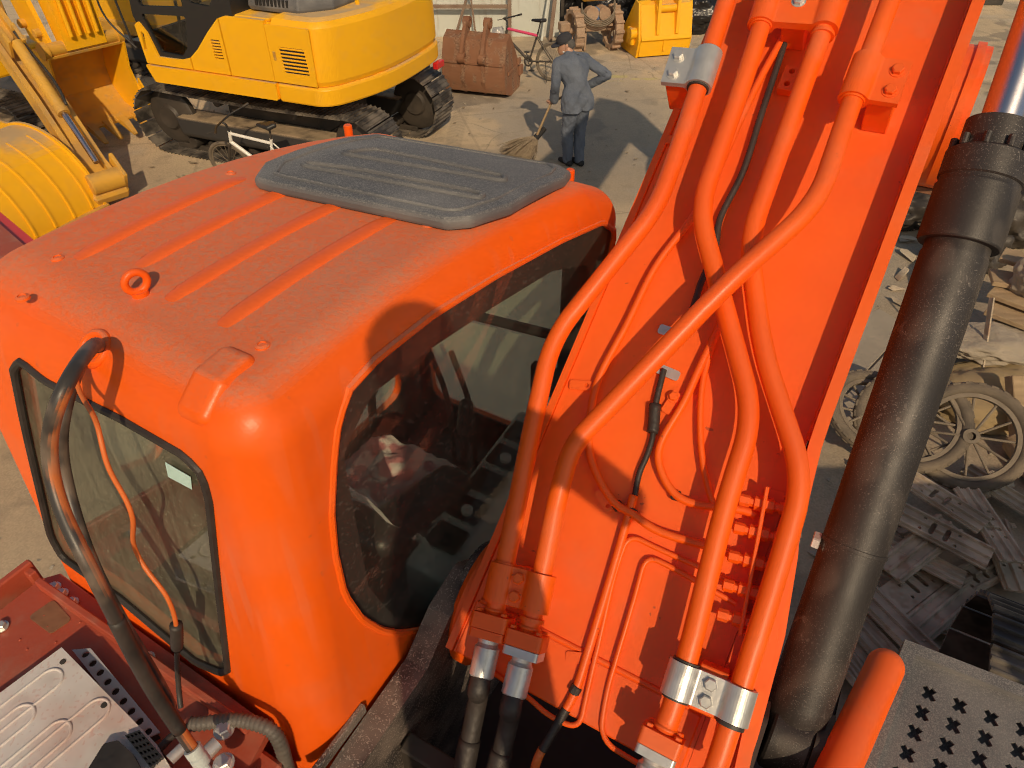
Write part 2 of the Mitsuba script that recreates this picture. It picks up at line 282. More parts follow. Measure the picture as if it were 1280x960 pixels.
SIDEWIN = rpoly([(p[0], p[2]) for p in [(0.684,-0.855,2.876),(0.726,-0.855,3.015),(0.755,-0.855,3.084),(0.798,-0.855,3.14),(0.897,-0.855,3.157),(1.105,-0.855,3.147),(1.396,-0.855,3.102),(1.777,-0.855,3.024),(2.102,-0.855,2.941),(2.233,-0.855,2.847)]]+[(2.20, 2.75), (2.20, 1.75), (1.25, 1.75)]+[(p[0], p[2]) for p in [(0.925,-0.855,2.063),(0.82,-0.855,2.191),(0.752,-0.855,2.307),(0.697,-0.855,2.44),(0.663,-0.855,2.599),(0.666,-0.855,2.754)]], .02)
shell -= MF(uz_ext(SIDEWIN, VR-.20, VR+.2))
DOORWIN = [rpoly([(1.02, 2.15), (1.02, 2.95), (1.85, 2.90), (2.16, 2.7), (2.18, 1.65), (1.25, 1.65)], .08), rpoly([(.66, 2.40), (.70, 2.88), (.92, 2.93), (.92, 2.30)], .05)]
for w in DOORWIN: shell -= MF(uz_ext(w, VL-.2, VL+.25))
RW = rpoly([p[1:] for p in [(0.53,-1.643,3.073),(0.533,-1.598,3.108),(0.532,-1.506,3.089),(0.533,-1.244,3.1),(0.532,-1.05,3.092),(0.529,-1.007,3.062),(0.523,-1.007,2.99),(0.492,-1.069,2.66),(0.458,-1.135,2.292),(0.454,-1.175,2.245),(0.45,-1.291,2.204),(0.458,-1.585,2.286),(0.459,-1.846,2.302),(0.467,-1.863,2.387),(0.504,-1.738,2.788)]], .02)
shell -= MF(vz_ext(RW, .2, .80))
FW = rpoly([(-1.84, 1.55), (-1.84, 2.80), (-.97, 2.84), (-.97, 1.55)], .07)
shell -= MF(vz_ext(FW, 2.0, 2.5))
liner = MF(hull([(a, b, c, d-tt-.004) for a, b, c, d in sp], 3))-MF(hull([(a, b, c, d-tt-.014) for a, b, c, d in sp], 3))
for w, a, b in ((SIDEWIN.buffer(-.005), VR-.20, VR+.2),)+tuple((w, VL-.2, VL+.25) for w in DOORWIN): liner -= MF(uz_ext(w, a, b))
liner -= MF(vz_ext(RW.buffer(-.005), .2, .80)); liner -= MF(vz_ext(FW.buffer(-.005), 2.0, 2.5))
put(CAB+'__inner_lining', mach(TM(liner)), 'trim_black', False)
put(CAB, mach(TM(shell)), 'orange_dusty', smooth=35, label='orange cab with rounded dusty roof and dark windows')
rear_u = lambda z: .575-RC+ (z-2.2)*(.085/.925)
_ray = trimesh.ray.ray_triangle.RayMeshIntersector(outer)
def rear_hit(vz):
    vz = np.asarray(vz, float); o = np.c_[np.full(len(vz), -1.), vz]; u = np.array([rear_u(z) for z in vz[:, 1]])
    l, i, _ = _ray.intersects_location(o, np.tile([1., 0, 0], (len(o), 1)))
    best = np.full(len(vz), 9.); np.minimum.at(best, i, l[:, 0]); return np.where(best < 5, best, u)
def rearplane(m, off=0.):
    m = m.copy(); m.vertices[:, 0] = m.vertices[:, 0]+rear_hit(m.vertices[:, 1:])+off; return m
def polyline3(poly, fn): return np.array([fn(x, y) for x, y in np.array(poly.exterior.coords)[:-1]])
def resample(P, n):
    P = np.vstack([P, P[:1]]); t = np.r_[0, np.cumsum(np.linalg.norm(np.diff(P, axis=0), axis=1))]; s = np.linspace(0, t[-1], n, endpoint=False)
    return np.c_[[np.interp(s, t, P[:, k]) for k in range(3)]].T
# panes, dust, rubber seals
SW = SIDEWIN.buffer(.004)
def uzflat(poly, v):
    a, f = trimesh.creation.triangulate_polygon(poly, engine='earcut'); return trimesh.Trimesh(np.c_[a[:, 0], np.full(len(a), v), a[:, 1]], f, process=False)
put(CAB+'__side_window', mach(uzflat(SW, VR-.012)), 'glass_side', False, label='dark tinted side window with black border, seat visible behind')
put(CAB+'__window_dust', mach(uzflat(SW, VR-.009)), 'dust_light', False)
band = SIDEWIN.buffer(.002).difference(rpoly([(.75, 2.50), (.76, 2.99), (.88, 3.07), (1.1, 3.05), (1.4, 3.0), (1.75, 2.93), (2.03, 2.81), (2.12, 2.58), (2.12, 1.85), (1.22, 1.85), (.99, 2.0), (.82, 2.26)], .07).intersection(SIDEWIN.buffer(-.02)))
put(CAB+'__window_border', mach(uz_ext(band, VR-.020, VR-.015)), 'trim_black', False)
put(CAB+'__window_seal', mach(tube(resample(polyline3(SIDEWIN.buffer(.004), lambda a, b: (a, VR-.004, b)), 120), .011, 8, closed=True)), 'orange_dusty')
def vzflat(poly):
    a, f = trimesh.creation.triangulate_polygon(poly.segmentize(.08), engine='earcut'); m = trimesh.Trimesh(np.c_[np.zeros(len(a)), a], f, process=True).subdivide_to_size(.08); m.merge_vertices(); return m
RWb = RW.buffer(.004)
put(CAB+'__rear_window', mach(rearplane(vzflat(RWb), .012)), 'glass_rear', False, label='dusty greenish rear window behind the hoses')
put(CAB+'__rear_window_dust', mach(rearplane(vzflat(RWb), .009)), 'dust_film', False)
_q = resample(polyline3(RW.buffer(-.004), lambda a, b: (0, a, b)), 110)[:, 1:]
put(CAB+'__rear_window_seal', mach(tube(np.c_[rear_hit(_q)-.001, _q], .010, 8, closed=True)), 'rubber')
put(CAB+'__sticker', mach(rearplane(xf(ext(Polygon([p[1:] for p in [(0.526,-1.139,3.024),(0.525,-1.063,3.021),(0.522,-1.071,2.982),(0.522,-1.144,2.981)]]), .001), lambda x, y, z: (z, x, y)), .004)), 'sticker', False)
put(CAB+'__windshield_dust', mach(xf(vzflat(FW.buffer(.004)), lambda x, v, z: ((2.22-(z-2.3)*.0345 if z > 2.3 else 2.26-(z-1.4)*.0444)+RC-.014, v, z))), 'glass_haze', False)
for w in DOORWIN: put(CAB+'__door_window_dust', mach(uzflat(w.buffer(.004), VL+.008)), 'glass_haze', False)
for w in DOORWIN: put(CAB+'__door_window', mach(uzflat(w.buffer(.004), VL+.012)), 'glass_tint', False)
put(CAB+'__windshield', mach(xf(vzflat(FW.buffer(.004)), lambda x, v, z: ((2.22-(z-2.3)*.0345 if z > 2.3 else 2.26-(z-1.4)*.0444)+RC-.018, v, z))), 'glass_tint', False)
# ---- roof details
def roofline(path, w, h, nseg=9):       # low rib that follows the roof
    P = np.array(path); n = len(P); a = np.linspace(0, np.pi, nseg); v, f = [], []
    for i, (u, vv) in enumerate(P):
        k = min(i, n-1-i)/3; e = math.sin(min(1, k)*np.pi/2)
        for t in a: v.append((u, vv+w/2*math.cos(t)*(.75+.25*e), zroof(u)-.002+(h*e+.001)*math.sin(t)**.8))
    for i in range(n-1):
        for j in range(nseg-1): q = i*nseg+j; f += [(q, q+1, q+nseg+1), (q, q+nseg+1, q+nseg)]
    return trimesh.Trimesh(v, f, process=False)
RIBS = [[(0.758,-1.629,3.246),(1.321,-1.654,3.232)], [(0.808,-1.471,3.248),(1.352,-1.485,3.229)], [(0.747,-1.297,3.246),(1.341,-1.305,3.23)], [(0.738,-1.124,3.245),(1.343,-1.132,3.23)]]
for (a, b) in RIBS:
    put(CAB+'__roof_rib', mach(roofline([(a[0]+(b[0]-a[0])*t, a[1]+(b[1]-a[1])*t) for t in np.linspace(0, 1, 24)], .050, .010)), 'orange_rib', True)
def on_roof(m, u0, v0, rot=0.):     # mesh with local (u, v, height) placed on the roof, following its slope
    c, s = math.cos(rot), math.sin(rot)
    return xf(m, lambda x, y, z: (u0+c*x-s*y, v0+s*x+c*y, zroof(u0+c*x-s*y)+z))
def pad(poly, h, c, z0=0.):
    P = []
    for q, z in ((poly.buffer(-c*.3), z0), (poly, z0+c*.6), (poly, z0+h-c), (poly.buffer(-c*.35), z0+h-c*.35), (poly.buffer(-c), z0+h)): P.append(np.c_[np.array(q.exterior.coords), np.full(len(q.exterior.coords), z)])
    m = trimesh.convex.convex_hull(np.vstack(P)).subdivide_to_size(.12); m.merge_vertices(); return m
hc = [p[:2] for p in [(1.397,-1.759,3.2),(1.43,-1.025,3.2),(1.905,-0.915,3.2),(1.932,-1.494,3.2),(1.866,-1.725,3.17)]]
hp = Polygon([p[:2] for p in [(1.265,-1.558,3.272),(1.38,-1.633,3.261),(1.539,-1.657,3.239),(1.759,-1.672,3.198),(1.923,-1.666,3.16),(2.137,-1.042,3.099),(2.058,-0.961,3.123),(1.935,-0.919,3.157),(1.537,-0.887,3.239),(1.387,-0.918,3.26),(1.334,-0.961,3.265),(1.313,-1.14,3.268),(1.288,-1.335,3.27),(1.265,-1.486,3.272)]]).convex_hull.buffer(-.03).buffer(.03, quad_segs=6)
HZ = .005; HU = hp.bounds; HC_ = hp.centroid
put(CAB+'__roof_hatch', mach(xf(pad(hp, .032, .012, HZ), lambda u, v, z: (u, v, zroof(u)+z))), 'hatch_plastic', 40, label='dark grey textured plastic roof hatch on the orange cab roof')
gut = hp.buffer(.006)
HR = [[(1.414,-1.532,3.271),(1.449,-1.516,3.267),(1.487,-1.305,3.262),(1.515,-0.974,3.258),(1.55,-0.986,3.252),(1.559,-1.028,3.251),(1.498,-1.372,3.26)], [(1.586,-1.525,3.246),(1.663,-1.512,3.233),(1.695,-1.202,3.226),(1.708,-1.008,3.224),(1.762,-1.045,3.213),(1.746,-1.236,3.216),(1.712,-1.489,3.223)]]
for Q_ in HR:
    q = Polygon([p[:2] for p in Q_]).convex_hull.buffer(-.012).buffer(.012)
    ring = resample(polyline3(q, lambda a, b: (a, b, zroof(a)+HZ+.0315)), 80)
    put(CAB+'__hatch_ridge', mach(tube(ring, .010, 8, closed=True)), 'hatch_plastic', True)
edge = resample(polyline3(hp.buffer(-.055), lambda a, b: (a, b, zroof(a)+HZ+.0315)), 120)
put(CAB+'__hatch_rim', mach(tube(edge, .007, 8, closed=True)), 'hatch_plastic', True)
put(CAB+'__hatch_gasket', mach(xf(ext(hp.buffer(-.012), HZ+.01), lambda u, v, z: (u, v, zroof(u)+z))), 'rubber', False)
eye = [(0.739,-1.368,3.246)][0]
tor = trimesh.creation.torus(.023, .0085, 28, 14); tor.apply_transform(trimesh.transformations.rotation_matrix(math.pi/2, [1, 0, 0])); tor.apply_transform(trimesh.transformations.rotation_matrix(.35, [0, 0, 1]))
put(CAB+'__lifting_eye', mach(cat(on_roof(tor, eye[0], eye[1]).apply_translation((0, 0, .032)), cyl((eye[0], eye[1], zroof(eye[0])-.004), (eye[0], eye[1], zroof(eye[0])+.010), .018, 20), cyl((eye[0], eye[1], zroof(eye[0])), (eye[0], eye[1], zroof(eye[0])+.014), .010, 16))), 'orange_paint', label='small orange lifting eye ring on the cab roof')
for p in [(0.745,-1.67,3.246),(0.607,-1.595,3.238),(0.736,-1,3.245),(1.342,-1.026,3.23),(1.313,-1.709,3.233)]:
    put(CAB+'__roof_plug', mach(cat(lathe([(0, 0), (.016, 0), (.015, .005), (.009, .008), (.008, .005), (0, .005)], (p[0], p[1], zroof(p[0])-.003), (0, 0, 1), 18))), 'orange_dusty')
for p in [(1.982,-1.849,3.109),(2.121,-0.995,3.069)]:
    put(CAB+'__roof_bolt', mach(cyl((p[0], p[1], zroof(p[0])-.02), (p[0], p[1], zroof(p[0])+.03), .016, 14, c=.003)), 'orange_paint')
bump = hull([(u_, v_, z_, .026) for u_, z_ in ((.680, 3.232), (.622, 3.226), (.575, 3.188)) for v_ in (-1.040, -.998)], 3)
put(CAB+'__lamp_bulge', mach(bump), 'orange_dusty', 40)
put(CAB+'__corner_seam', mach(tube(smooth_path([(.55, -1.135, 3.085), (.60, -1.125, 3.16), (.70, -1.12, 3.222)], 14), .004, 6)), 'orange_dusty')
# ---- cab inside
put(CAB+'__floor', mach(bx((.5, -1.83, 1.42), (2.2, -.92, 1.46))), 'trim_black', False)
put(CAB+'__inner_pillar', mach(cat(bx((.93, -1.86, 1.45), (1.01, -1.80, 3.02)), bx((.64, -1.86, 1.5), (.70, -1.78, 3.0)), bx((2.08, -1.84, 1.5), (2.14, -1.76, 2.85)), bx((2.06, -.98, 1.5), (2.12, -.90, 2.85)))), 'trim_black')
put(CAB+'__headliner', mach(xf(bx((.68, -1.80, 0), (2.05, -.95, .015)).subdivide_to_size(.15), lambda u, v, z: (u, v, zroof(u)-.075+z))), 'trim_black', False)
put(CAB+'__rear_shelf', mach(cat(bx((.50, -1.82, 1.5), (.80, -.93, 2.18), .02))), 'cab_red')
put(CAB+'__seat_cushion', mach(hull([(1.10, -1.60, 1.93, .07), (1.10, -1.22, 1.93, .07), (1.50, -1.58, 1.97, .06), (1.50, -1.24, 1.97, .06)], 3)), 'seat_cloth', 40)
put(CAB+'__seat_back', mach(hull([(1.02, -1.58, 2.05, .06), (1.02, -1.24, 2.05, .06), (.90, -1.55, 2.58, .05), (.90, -1.27, 2.58, .05)], 3)), 'seat_cloth', 40)
put(CAB+'__headrest', mach(hull([(.89, -1.50, 2.72, .05), (.89, -1.32, 2.72, .05), (.87, -1.48, 2.82, .045), (.87, -1.34, 2.82, .045)], 3)), 'seat_cloth', 40)
def crumple(us, vs, zf, amp, seed):
    X, Y = np.meshgrid(us, vs, indexing='ij'); Zs = np.array([[zf(a, b) for b in vs] for a in us])+amp*(meshkit.fbm(np.stack([X*14, Y*14, 0*X+seed], -1), 4)-.5)
    v = np.stack([X, Y, Zs], -1).reshape(-1, 3); n = len(vs); f = []
    for i in range(len(us)-1):
        for j in range(n-1): q = i*n+j; f += [(q, q+n, q+n+1), (q, q+n+1, q+1)]
    return trimesh.Trimesh(v, f, process=False)
put(CAB+'__plastic_cover', mach(crumple(np.linspace(.84, 1.62, 46), np.linspace(-1.68, -1.02, 40), lambda u, v: 2.74-.95*max(0, min(1, (u-.88)/.42))**1.1-.35*max(0, abs(v+1.38)-.2)-(0 if u < 1.35 else (u-1.35)*.3)+(.07 if u > 1.12 else 0), .13, 3)), 'plastic_wrap', True, label='crumpled clear plastic wrap over the seat')
put(CAB+'__seat_throw', mach(crumple(np.linspace(1.18, 1.58, 30), np.linspace(-1.56, -1.16, 30), lambda u, v: 2.07-.3*max(0, abs(u-1.38)-.12)-.3*max(0, abs(v+1.36)-.12), .07, 8)), 'cushion_red', True)
put(CAB+'__side_console', mach(cat(hull([(1.15, -1.08, 1.75, .03), (1.15, -.93, 1.75, .03), (1.95, -1.08, 1.80, .03), (1.95, -.93, 1.80, .03), (1.15, -1.08, 1.98, .02), (1.15, -.94, 1.98, .02), (1.95, -1.08, 2.05, .02), (1.95, -.94, 2.05, .02)], 2))), 'console_grey', 35)
for i, u in enumerate((1.28, 1.42, 1.56, 1.70, 1.84)):
    put(CAB+'__switch_panel', mach(bx((u-.055, -1.075, 2.005+.0875*(u-1.15)), (u+.055, -.945, 2.022+.0875*(u-1.15)), .006)), 'trim_black' if i % 2 else 'dark_steel')
    put(CAB+'__knob', mach(cyl((u-.02, -1.0, 2.01+.0875*(u-1.15)), (u-.02, -1.0, 2.045+.0875*(u-1.15)), .022, 14, c=.004)), 'console_grey' if i % 2 else 'trim_black')
put(CAB+'__armrest', mach(hull([(1.0, -1.12, 2.28, .045), (1.42, -1.10, 2.16, .045), (1.0, -1.05, 2.28, .045), (1.42, -1.04, 2.16, .045)], 3)), 'trim_black', 40)
for v in (-1.16, -1.62):
    put(CAB+'__joystick', mach(cat(tube([(1.62, v, 2.0), (1.64, v, 2.18)], .018, 10), hull([(1.64, v, 2.2, .032), (1.66, v, 2.30, .028)], 2))), 'trim_black', 40)
for v in (-1.42, -1.30):
    put(CAB+'__travel_lever', mach(tube(fillet([(1.92, v, 1.46), (1.90, v, 2.05), (1.78, v, 2.42)], .15), .012, 10)), 'dark_steel')
put(CAB+'__monitor', mach(cat(bx((1.98, -1.06, 2.18), (2.02, -.93, 2.32)))), 'trim_black')
put(CAB+'__grab_rail', mach(tube(fillet([(2.02, -1.80, 2.42), (2.06, -1.4, 2.40), (2.06, -.95, 2.44)], .1), .022, 10)), 'trim_black')

# ---- boom: frame s along, v across, h out of the plate
EL = math.radians(38); BD = UA*math.cos(EL)+ZA*math.sin(EL); BN = -UA*math.sin(EL)+ZA*math.cos(EL); P0 = M(0, 0, 0)+UA*((0.962,-0.209,2.25))[0]+ZA*((0.962,-0.209,2.25))[2]
def B(s, v, h): return P0 - BD*0 + BD*s + VA*v + BN*h
BM = np.eye(4); BM[:3, 0], BM[:3, 1], BM[:3, 2], BM[:3, 3] = BD, VA, BN, P0
def boom(m):
    m = m.copy(); m.vertices = m.vertices@BM[:3, :3].T+BM[:3, 3]; m.invert(); return m
BOOM = EX+'__boom'; BL, BR = -.705, .005
ANG = 34; ca, sa = math.cos(math.radians(ANG)), math.sin(math.radians(ANG)); L1, L2 = 3.05, 2.75
tipx, tipy = L1+L2*ca, -L2*sa
side = Polygon([(-.13, 0), (L1-.4, 0), (L1-.12, -.012), (L1, -.05), (L1+.12, -.11), (tipx-.3, tipy+.17), (tipx+.06, tipy), (tipx, tipy-.14), (L1+.1, -.62), (1.9, -.72), (.9, -.62), (.25, -.46), (-.05, -.42), (-.16, -.2)])
def sh_ext(poly, v0, v1):
    m = ext(poly, v1-v0); q = m.copy(); q.vertices = np.c_[m.vertices[:, 0], m.vertices[:, 2]+v0, m.vertices[:, 1]]; q.invert(); return q
core = sh_ext(side, BL+.012, BR)
put(BOOM, boom(core), 'orange_paint', 40, label='orange boom with hydraulic pipes running over its top plate')
# side plate that stands proud of the top plate on the right, thin edge on the left
def lip(v0, v1, hgt, bulge=0.):
    q = [(s, h+hgt) for s, h in [(-.13, 0), (.25, 0), (L1-.4, 0), (L1, -.05), (L1+.12, -.11), (tipx-.3, tipy+.17), (tipx+.06, tipy)]]
    p = Polygon(q+[(tipx, tipy-.14), (L1+.1, -.62), (1.9, -.72), (.9, -.62), (.25, -.46), (-.05, -.42), (-.16, -.2)])
    m = sh_ext(p, v0, v1).subdivide_to_size(.12); x = m.vertices[:, 0]
    m.vertices[:, 1] += bulge*np.clip((.80-x)/.93, 0, 1)**1.1; return m
put(BOOM+'__right_side_plate', boom(lip(BR+.002, BR+.034, .10, .11)), 'orange_paint', 40)
put(BOOM+'__left_side_plate', boom(lip(BL-.012, BL+.010, .012)), 'orange_paint', 40)
foot_plate = Polygon([(-.13, BR+.001), (-.13, BR+.135), (.05, BR+.13), (.30, BR+.11), (.50, BR+.075), (.78, BR+.001)])
put(BOOM+'__foot_plate', boom(ext(foot_plate, .40, frame(A(0, 0, -.404), A(1, 0, 0), A(0, 1, 0), A(0, 0, 1)))), 'orange_paint', 40)
# weld seam across the foot and foot boss
put(BOOM+'__weld_seam', boom(tube([(.035, v, .001) for v in np.linspace(BL+.03, BR-.01, 30)], .009, 8)), 'orange_paint', True)
put(BOOM+'__doubler_plate', boom(bx((-.128, BL+.02, -.002), (.03, BR-.01, .010), .004)), 'orange_paint', False)
put(BOOM+'__foot_boss', boom(cat(cyl((.02, BL-.055, -.235), (.02, BL+.02, -.235), .225, 40, c=.02))), 'orange_paint')
put(BOOM+'__pin_collar', boom(cat(cyl((.02, BL-.095, -.235), (.02, BL-.05, -.235), .17, 36, c=.01))), 'worn_black')
# pipes over the boom
PR = .0275
PIPES = {
 'a': [(2.275,-0.68,0.135),(2.008,-0.653,0.135),(1.462,-0.608,0.135),(1.282,-0.601,0.135),(0.815,-0.742,0.135),(0.536,-0.688,0.135),(0.163,-0.605,0.135),(0.039,-0.58,0.135)],
 'b': [(2.178,-0.546,0.125),(1.822,-0.51,0.125),(1.317,-0.486,0.125),(0.791,-0.139,0.125),(0.566,-0.128,0.125),(0.161,-0.081,0.125),(0.035,-0.072,0.125),(-0.025,-0.071,0.125)],
 'c': [(2.147,-0.358,0.12),(1.979,-0.345,0.12),(1.265,-0.322,0.12),(0.966,-0.177,0.12),(0.679,0.029,0.12),(0.346,0.047,0.12),(0.015,0.063,0.12),(-0.071,0.066,0.12)],
 'd': [(2.193,-0.2,0.15),(2.057,-0.195,0.15),(1.701,-0.192,0.15),(1.378,-0.177,0.19),(1.099,-0.313,0.205),(0.541,-0.554,0.16),(0.421,-0.545,0.14),(0.171,-0.496,0.135),(0.039,-0.474,0.135)]}
for k, p in PIPES.items():
    put(BOOM+'__hydraulic_pipe', boom(tube(fillet(p, .10, 9), PR, 24)), 'orange_paint', True)
PIPES = {k: np.array(p) for k, p in PIPES.items()}
def on_pipe(k, s):         # point and direction where pipe k passes station s (first crossing from the top)
    P = PIPES[k]
    for a, b in zip(P[:-1], P[1:]):
        if (a[0]-s)*(b[0]-s) <= 0 and abs(a[0]-b[0]) > 1e-9: t = (s-a[0])/(b[0]-a[0]); return a+(b-a)*t, unit(a-b)
    raise ValueError(k)
def clamp(k1, k2, s, L, mat, bolts, boltmat, base='orange_paint', s2=None):
    p, d = on_pipe(k1, s); n = A(0, 0, 1)
    if k2: q, d2 = on_pipe(k2, s2 if s2 is not None else s); d = unit(d+d2); x = unit(q-p-d*((q-p)@d)); w = (q-p)@x; n = unit(np.cross(x, d)); n *= np.sign(n[2])
    else: x = unit(np.cross(n, d)); x *= 1 if bolts > 0 else -1; w = .115; q = p+x*w; n = unit(np.cross(x, d)); n *= np.sign(n[2])
    R = PR+.013; sh = Point(0, 0).buffer(R, quad_segs=10); mid = []
    if k2: sh = unary_union([sh, Point(w, 0).buffer(R, quad_segs=10), sbox(0, -.004, w, .022)]).buffer(-.006).buffer(.006).buffer(.012).buffer(-.012); mid = [w/2]
    else: sh = unary_union([sh, sbox(0, -.004, w, .014)]).buffer(.012).buffer(-.012); mid = [w*.74]
    fr = frame(p-d*L/2, x, n, np.cross(x, n)); zz = np.cross(x, n)
    if zz@d < 0: fr = frame(p+d*L/2, x, n, zz)
    m = ext(sh, L, fr); put(BOOM+'__pipe_clamp', boom(m), mat, 35)
    for e in (-1, 1):       # end collars (rubber lining showing past the clamp)
        for c in ([p, q] if k2 else [p]):
            put(BOOM+'__clamp_lining', boom(cyl(c+d*e*(L/2-.004), c+d*e*(L/2+.006), PR+.006, 24)), 'rubber' if mat == 'zinc' else mat)
    for c in mid:
        for e in ((-.24, .24) if abs(bolts) == 2 else (0,)):
            o = p+x*c+n*(.020 if k2 else .013)+d*e*L
            put(BOOM+'__clamp_bolt', boom(hexbolt(o, n, .0145)), boltmat, False)
    c = p+x*(w/2 if k2 else w*.62); hh = c[2]-.004
    blk = bx((-.055, -.035, 0), (.055, .035, max(.01, hh)), .003); fb = frame(A(c[0], c[1], 0), unit(A(d[0], d[1], 0)), unit(np.cross((0, 0, 1), A(d[0], d[1], 0))), A(0, 0, 1))
    put(BOOM+'__clamp_block', boom(tr(blk, fb)), base, False)
sA = [(1.757,-0.657,0.135)][0][0]; clamp('a', None, sA, .125, 'zinc', -2, 'zinc')
sB = [(2.016,-0.491,0.125)][0][0]; clamp('b', 'c', sB, .15, 'orange_paint', 1, 'zinc')
sD = [(1.793,-0.187,0.15)][0][0]; clamp('d', None, sD, .135, 'orange_paint', 2, 'orange_paint')
sE = [(0.122,-0.563,0.135)][0][0]; clamp('a', 'd', sE, .10, 'orange_paint', 2, 'orange_paint')
sF = [(0.104,-0.076,0.125)][0][0]; clamp('b', 'c', sF, .085, 'zinc', 2, 'zinc', s2=[(0.106,0.05,0.12)][0][0])
def flange(k, end, hose_pts, zincfit=True):
    P = PIPES[k]; p, d = P[-1], unit(P[-1]-P[-2]); x, y, z = axes(d, (0, 0, 1))
    fr = frame(p, x, y, z)
    sq = Polygon([(-.052, -.042), (.052, -.042), (.052, .042), (-.052, .042)]).buffer(-.012).buffer(.012)
    put(BOOM+'__pipe_flange', boom(ext(sq, .04, fr)), 'orange_paint', 40)
    put(BOOM+'__pipe_flange', boom(ext(sq.buffer(-.003), .022, frame(p+z*.042, x, y, z))), 'zinc' if zincfit else 'orange_paint', 40)
    for a in (-.036, .036):
        for b in (-.028, .028):
            put(BOOM+'__flange_bolt', boom(hexbolt(p-z*.001+x*a+y*b, -z, .0085, washer=False)), 'orange_paint', False)
    q = p+z*.064
    put(BOOM+'__hose_fitting', boom(lathe([(0, 0), (.030, 0), (.027, .012), (.031, .02), (.034, .022), (.034, .095), (.030, .10), (0, .10)], q, z, 24)), 'zinc')
    path = smooth_path([q+z*.09, q+z*.14]+[np.array(h) for h in hose_pts], 50)
    put(BOOM+'__hydraulic_hose', boom(tube(path, .0275, 18)), 'rubber', True, label='black rubber hydraulic hose hanging below its silver fitting')
    if k in 'ad': put(BOOM+'__hose_ferrule', boom(tube(path[26:40], .031, 18)), 'rubber', True)
flange('a', -1, [(-0.168,-0.56,0.06),(-0.372,-0.535,0),(-0.667,-0.502,-0.2)], False)
flange('d', -1, [(-0.175,-0.458,0.05),(-0.346,-0.444,0),(-0.636,-0.446,-0.2)])
flange('b', -1, [(-0.175,-0.054,0.05),(-0.347,-0.033,-0.05),(-0.599,-0.002,-0.2)])
# thin lines and cables on the plate
def line(name, pts, r, mat, bend=.05, sm=False, **k):
    put(BOOM+name, boom(tube(smooth_path(pts, 70) if sm else fillet(pts, bend, 7), r, 10)), mat, True, **k)
line('__grease_line', [(2.306,-0.498,0.03),(2.017,-0.465,0.03),(1.87,-0.482,0.03),(1.597,-0.497,0.03),(1.34,-0.516,0.03),(1.162,-0.563,0.03),(0.949,-0.579,0.03),(0.758,-0.595,0.03),(0.653,-0.575,0.03),(0.549,-0.533,0.03),(0.477,-0.463,0.03),(0.44,-0.398,0.03),(0.437,-0.359,0.03),(0.421,-0.29,0.03),(0.433,-0.149,0.03),(0.434,-0.049,0.03)], .0115, 'orange_paint', sm=True)
line('__cable_conduit', [(2.218,-0.481,0.028),(2.029,-0.462,0.028),(1.909,-0.453,0.028),(1.665,-0.437,0.028),(1.487,-0.428,0.028),(1.342,-0.437,0.028),(1.256,-0.418,0.028),(1.146,-0.419,0.028),(1.065,-0.413,0.028),(0.984,-0.424,0.028)], .010, 'rubber', sm=True, label='thin black corrugated cable conduit between the boom pipes')
line('__cable_conduit', [(0.859,-0.426,0.02),(0.783,-0.416,0.02),(0.735,-0.407,0.02)], .009, 'rubber')
line('__cable_splice', [(0.753,-0.412,0.022),(0.73,-0.405,0.022),(0.69,-0.392,0.022),(0.671,-0.389,0.022)], .017, 'rubber')
line('__cable_conduit', [(0.675,-0.389,0.016),(0.652,-0.383,0.016),(0.596,-0.38,0.016),(0.554,-0.381,0.016),(0.508,-0.374,0.016),(0.481,-0.368,0.016)], .0085, 'rubber', sm=True)
line('__grease_line', [(1.074,-0.325,0.03),(1.023,-0.323,0.03),(0.886,-0.331,0.03),(0.774,-0.337,0.03),(0.686,-0.351,0.03),(0.62,-0.349,0.03),(0.57,-0.318,0.03),(0.529,-0.258,0.03),(0.532,-0.183,0.03),(0.557,-0.093,0.03),(0.557,-0.05,0.03)], .0115, 'orange_paint', sm=True)
line('__grease_line', [(1.012,-0.324,0.026),(0.949,-0.32,0.026),(0.853,-0.307,0.026),(0.748,-0.275,0.026),(0.652,-0.233,0.026),(0.542,-0.16,0.026)], .009, 'orange_paint', sm=True)
line('__grease_line', [(0.486,-0.372,0.02),(0.357,-0.357,0.02),(0.188,-0.341,0.02),(0.022,-0.327,0.02),(-0.052,-0.322,0.02),(-0.122,-0.328,0.02)], .0125, 'orange_paint', sm=True)
line('__cable_conduit', [(-0.115,-0.327,0.02),(-0.16,-0.334,0.02),(-0.201,-0.34,0.02),(-0.239,-0.345,0.02)], .013, 'rubber', sm=True)
line('__cable_conduit', [(-0.236,-0.347,0.01),(-0.275,-0.35,0.01),(-0.374,-0.345,-0.06),(-0.504,-0.327,-0.15)], .0125, 'wire_orange', sm=True)
line('__grease_line', [(0.371,-0.016,0.018),(0.375,-0.146,0.018),(0.375,-0.257,0.018),(0.38,-0.345,0.018),(0.277,-0.342,0.018),(0.002,-0.3,0.018),(-0.146,-0.276,0.018),(-0.155,-0.361,0.018),(-0.134,-0.452,0.018),(-0.125,-0.565,0.018)], .0075, 'orange_paint', .055)
line('__grease_line', [(0.325,-0.021,0.018),(0.336,-0.131,0.018),(0.343,-0.192,0.018),(0.347,-0.279,0.018),(0.165,-0.261,0.018),(-0.021,-0.246,0.018),(-0.144,-0.218,0.018),(-0.148,-0.102,0.018),(-0.143,-0.038,0.018)], .0075, 'orange_paint', .055)
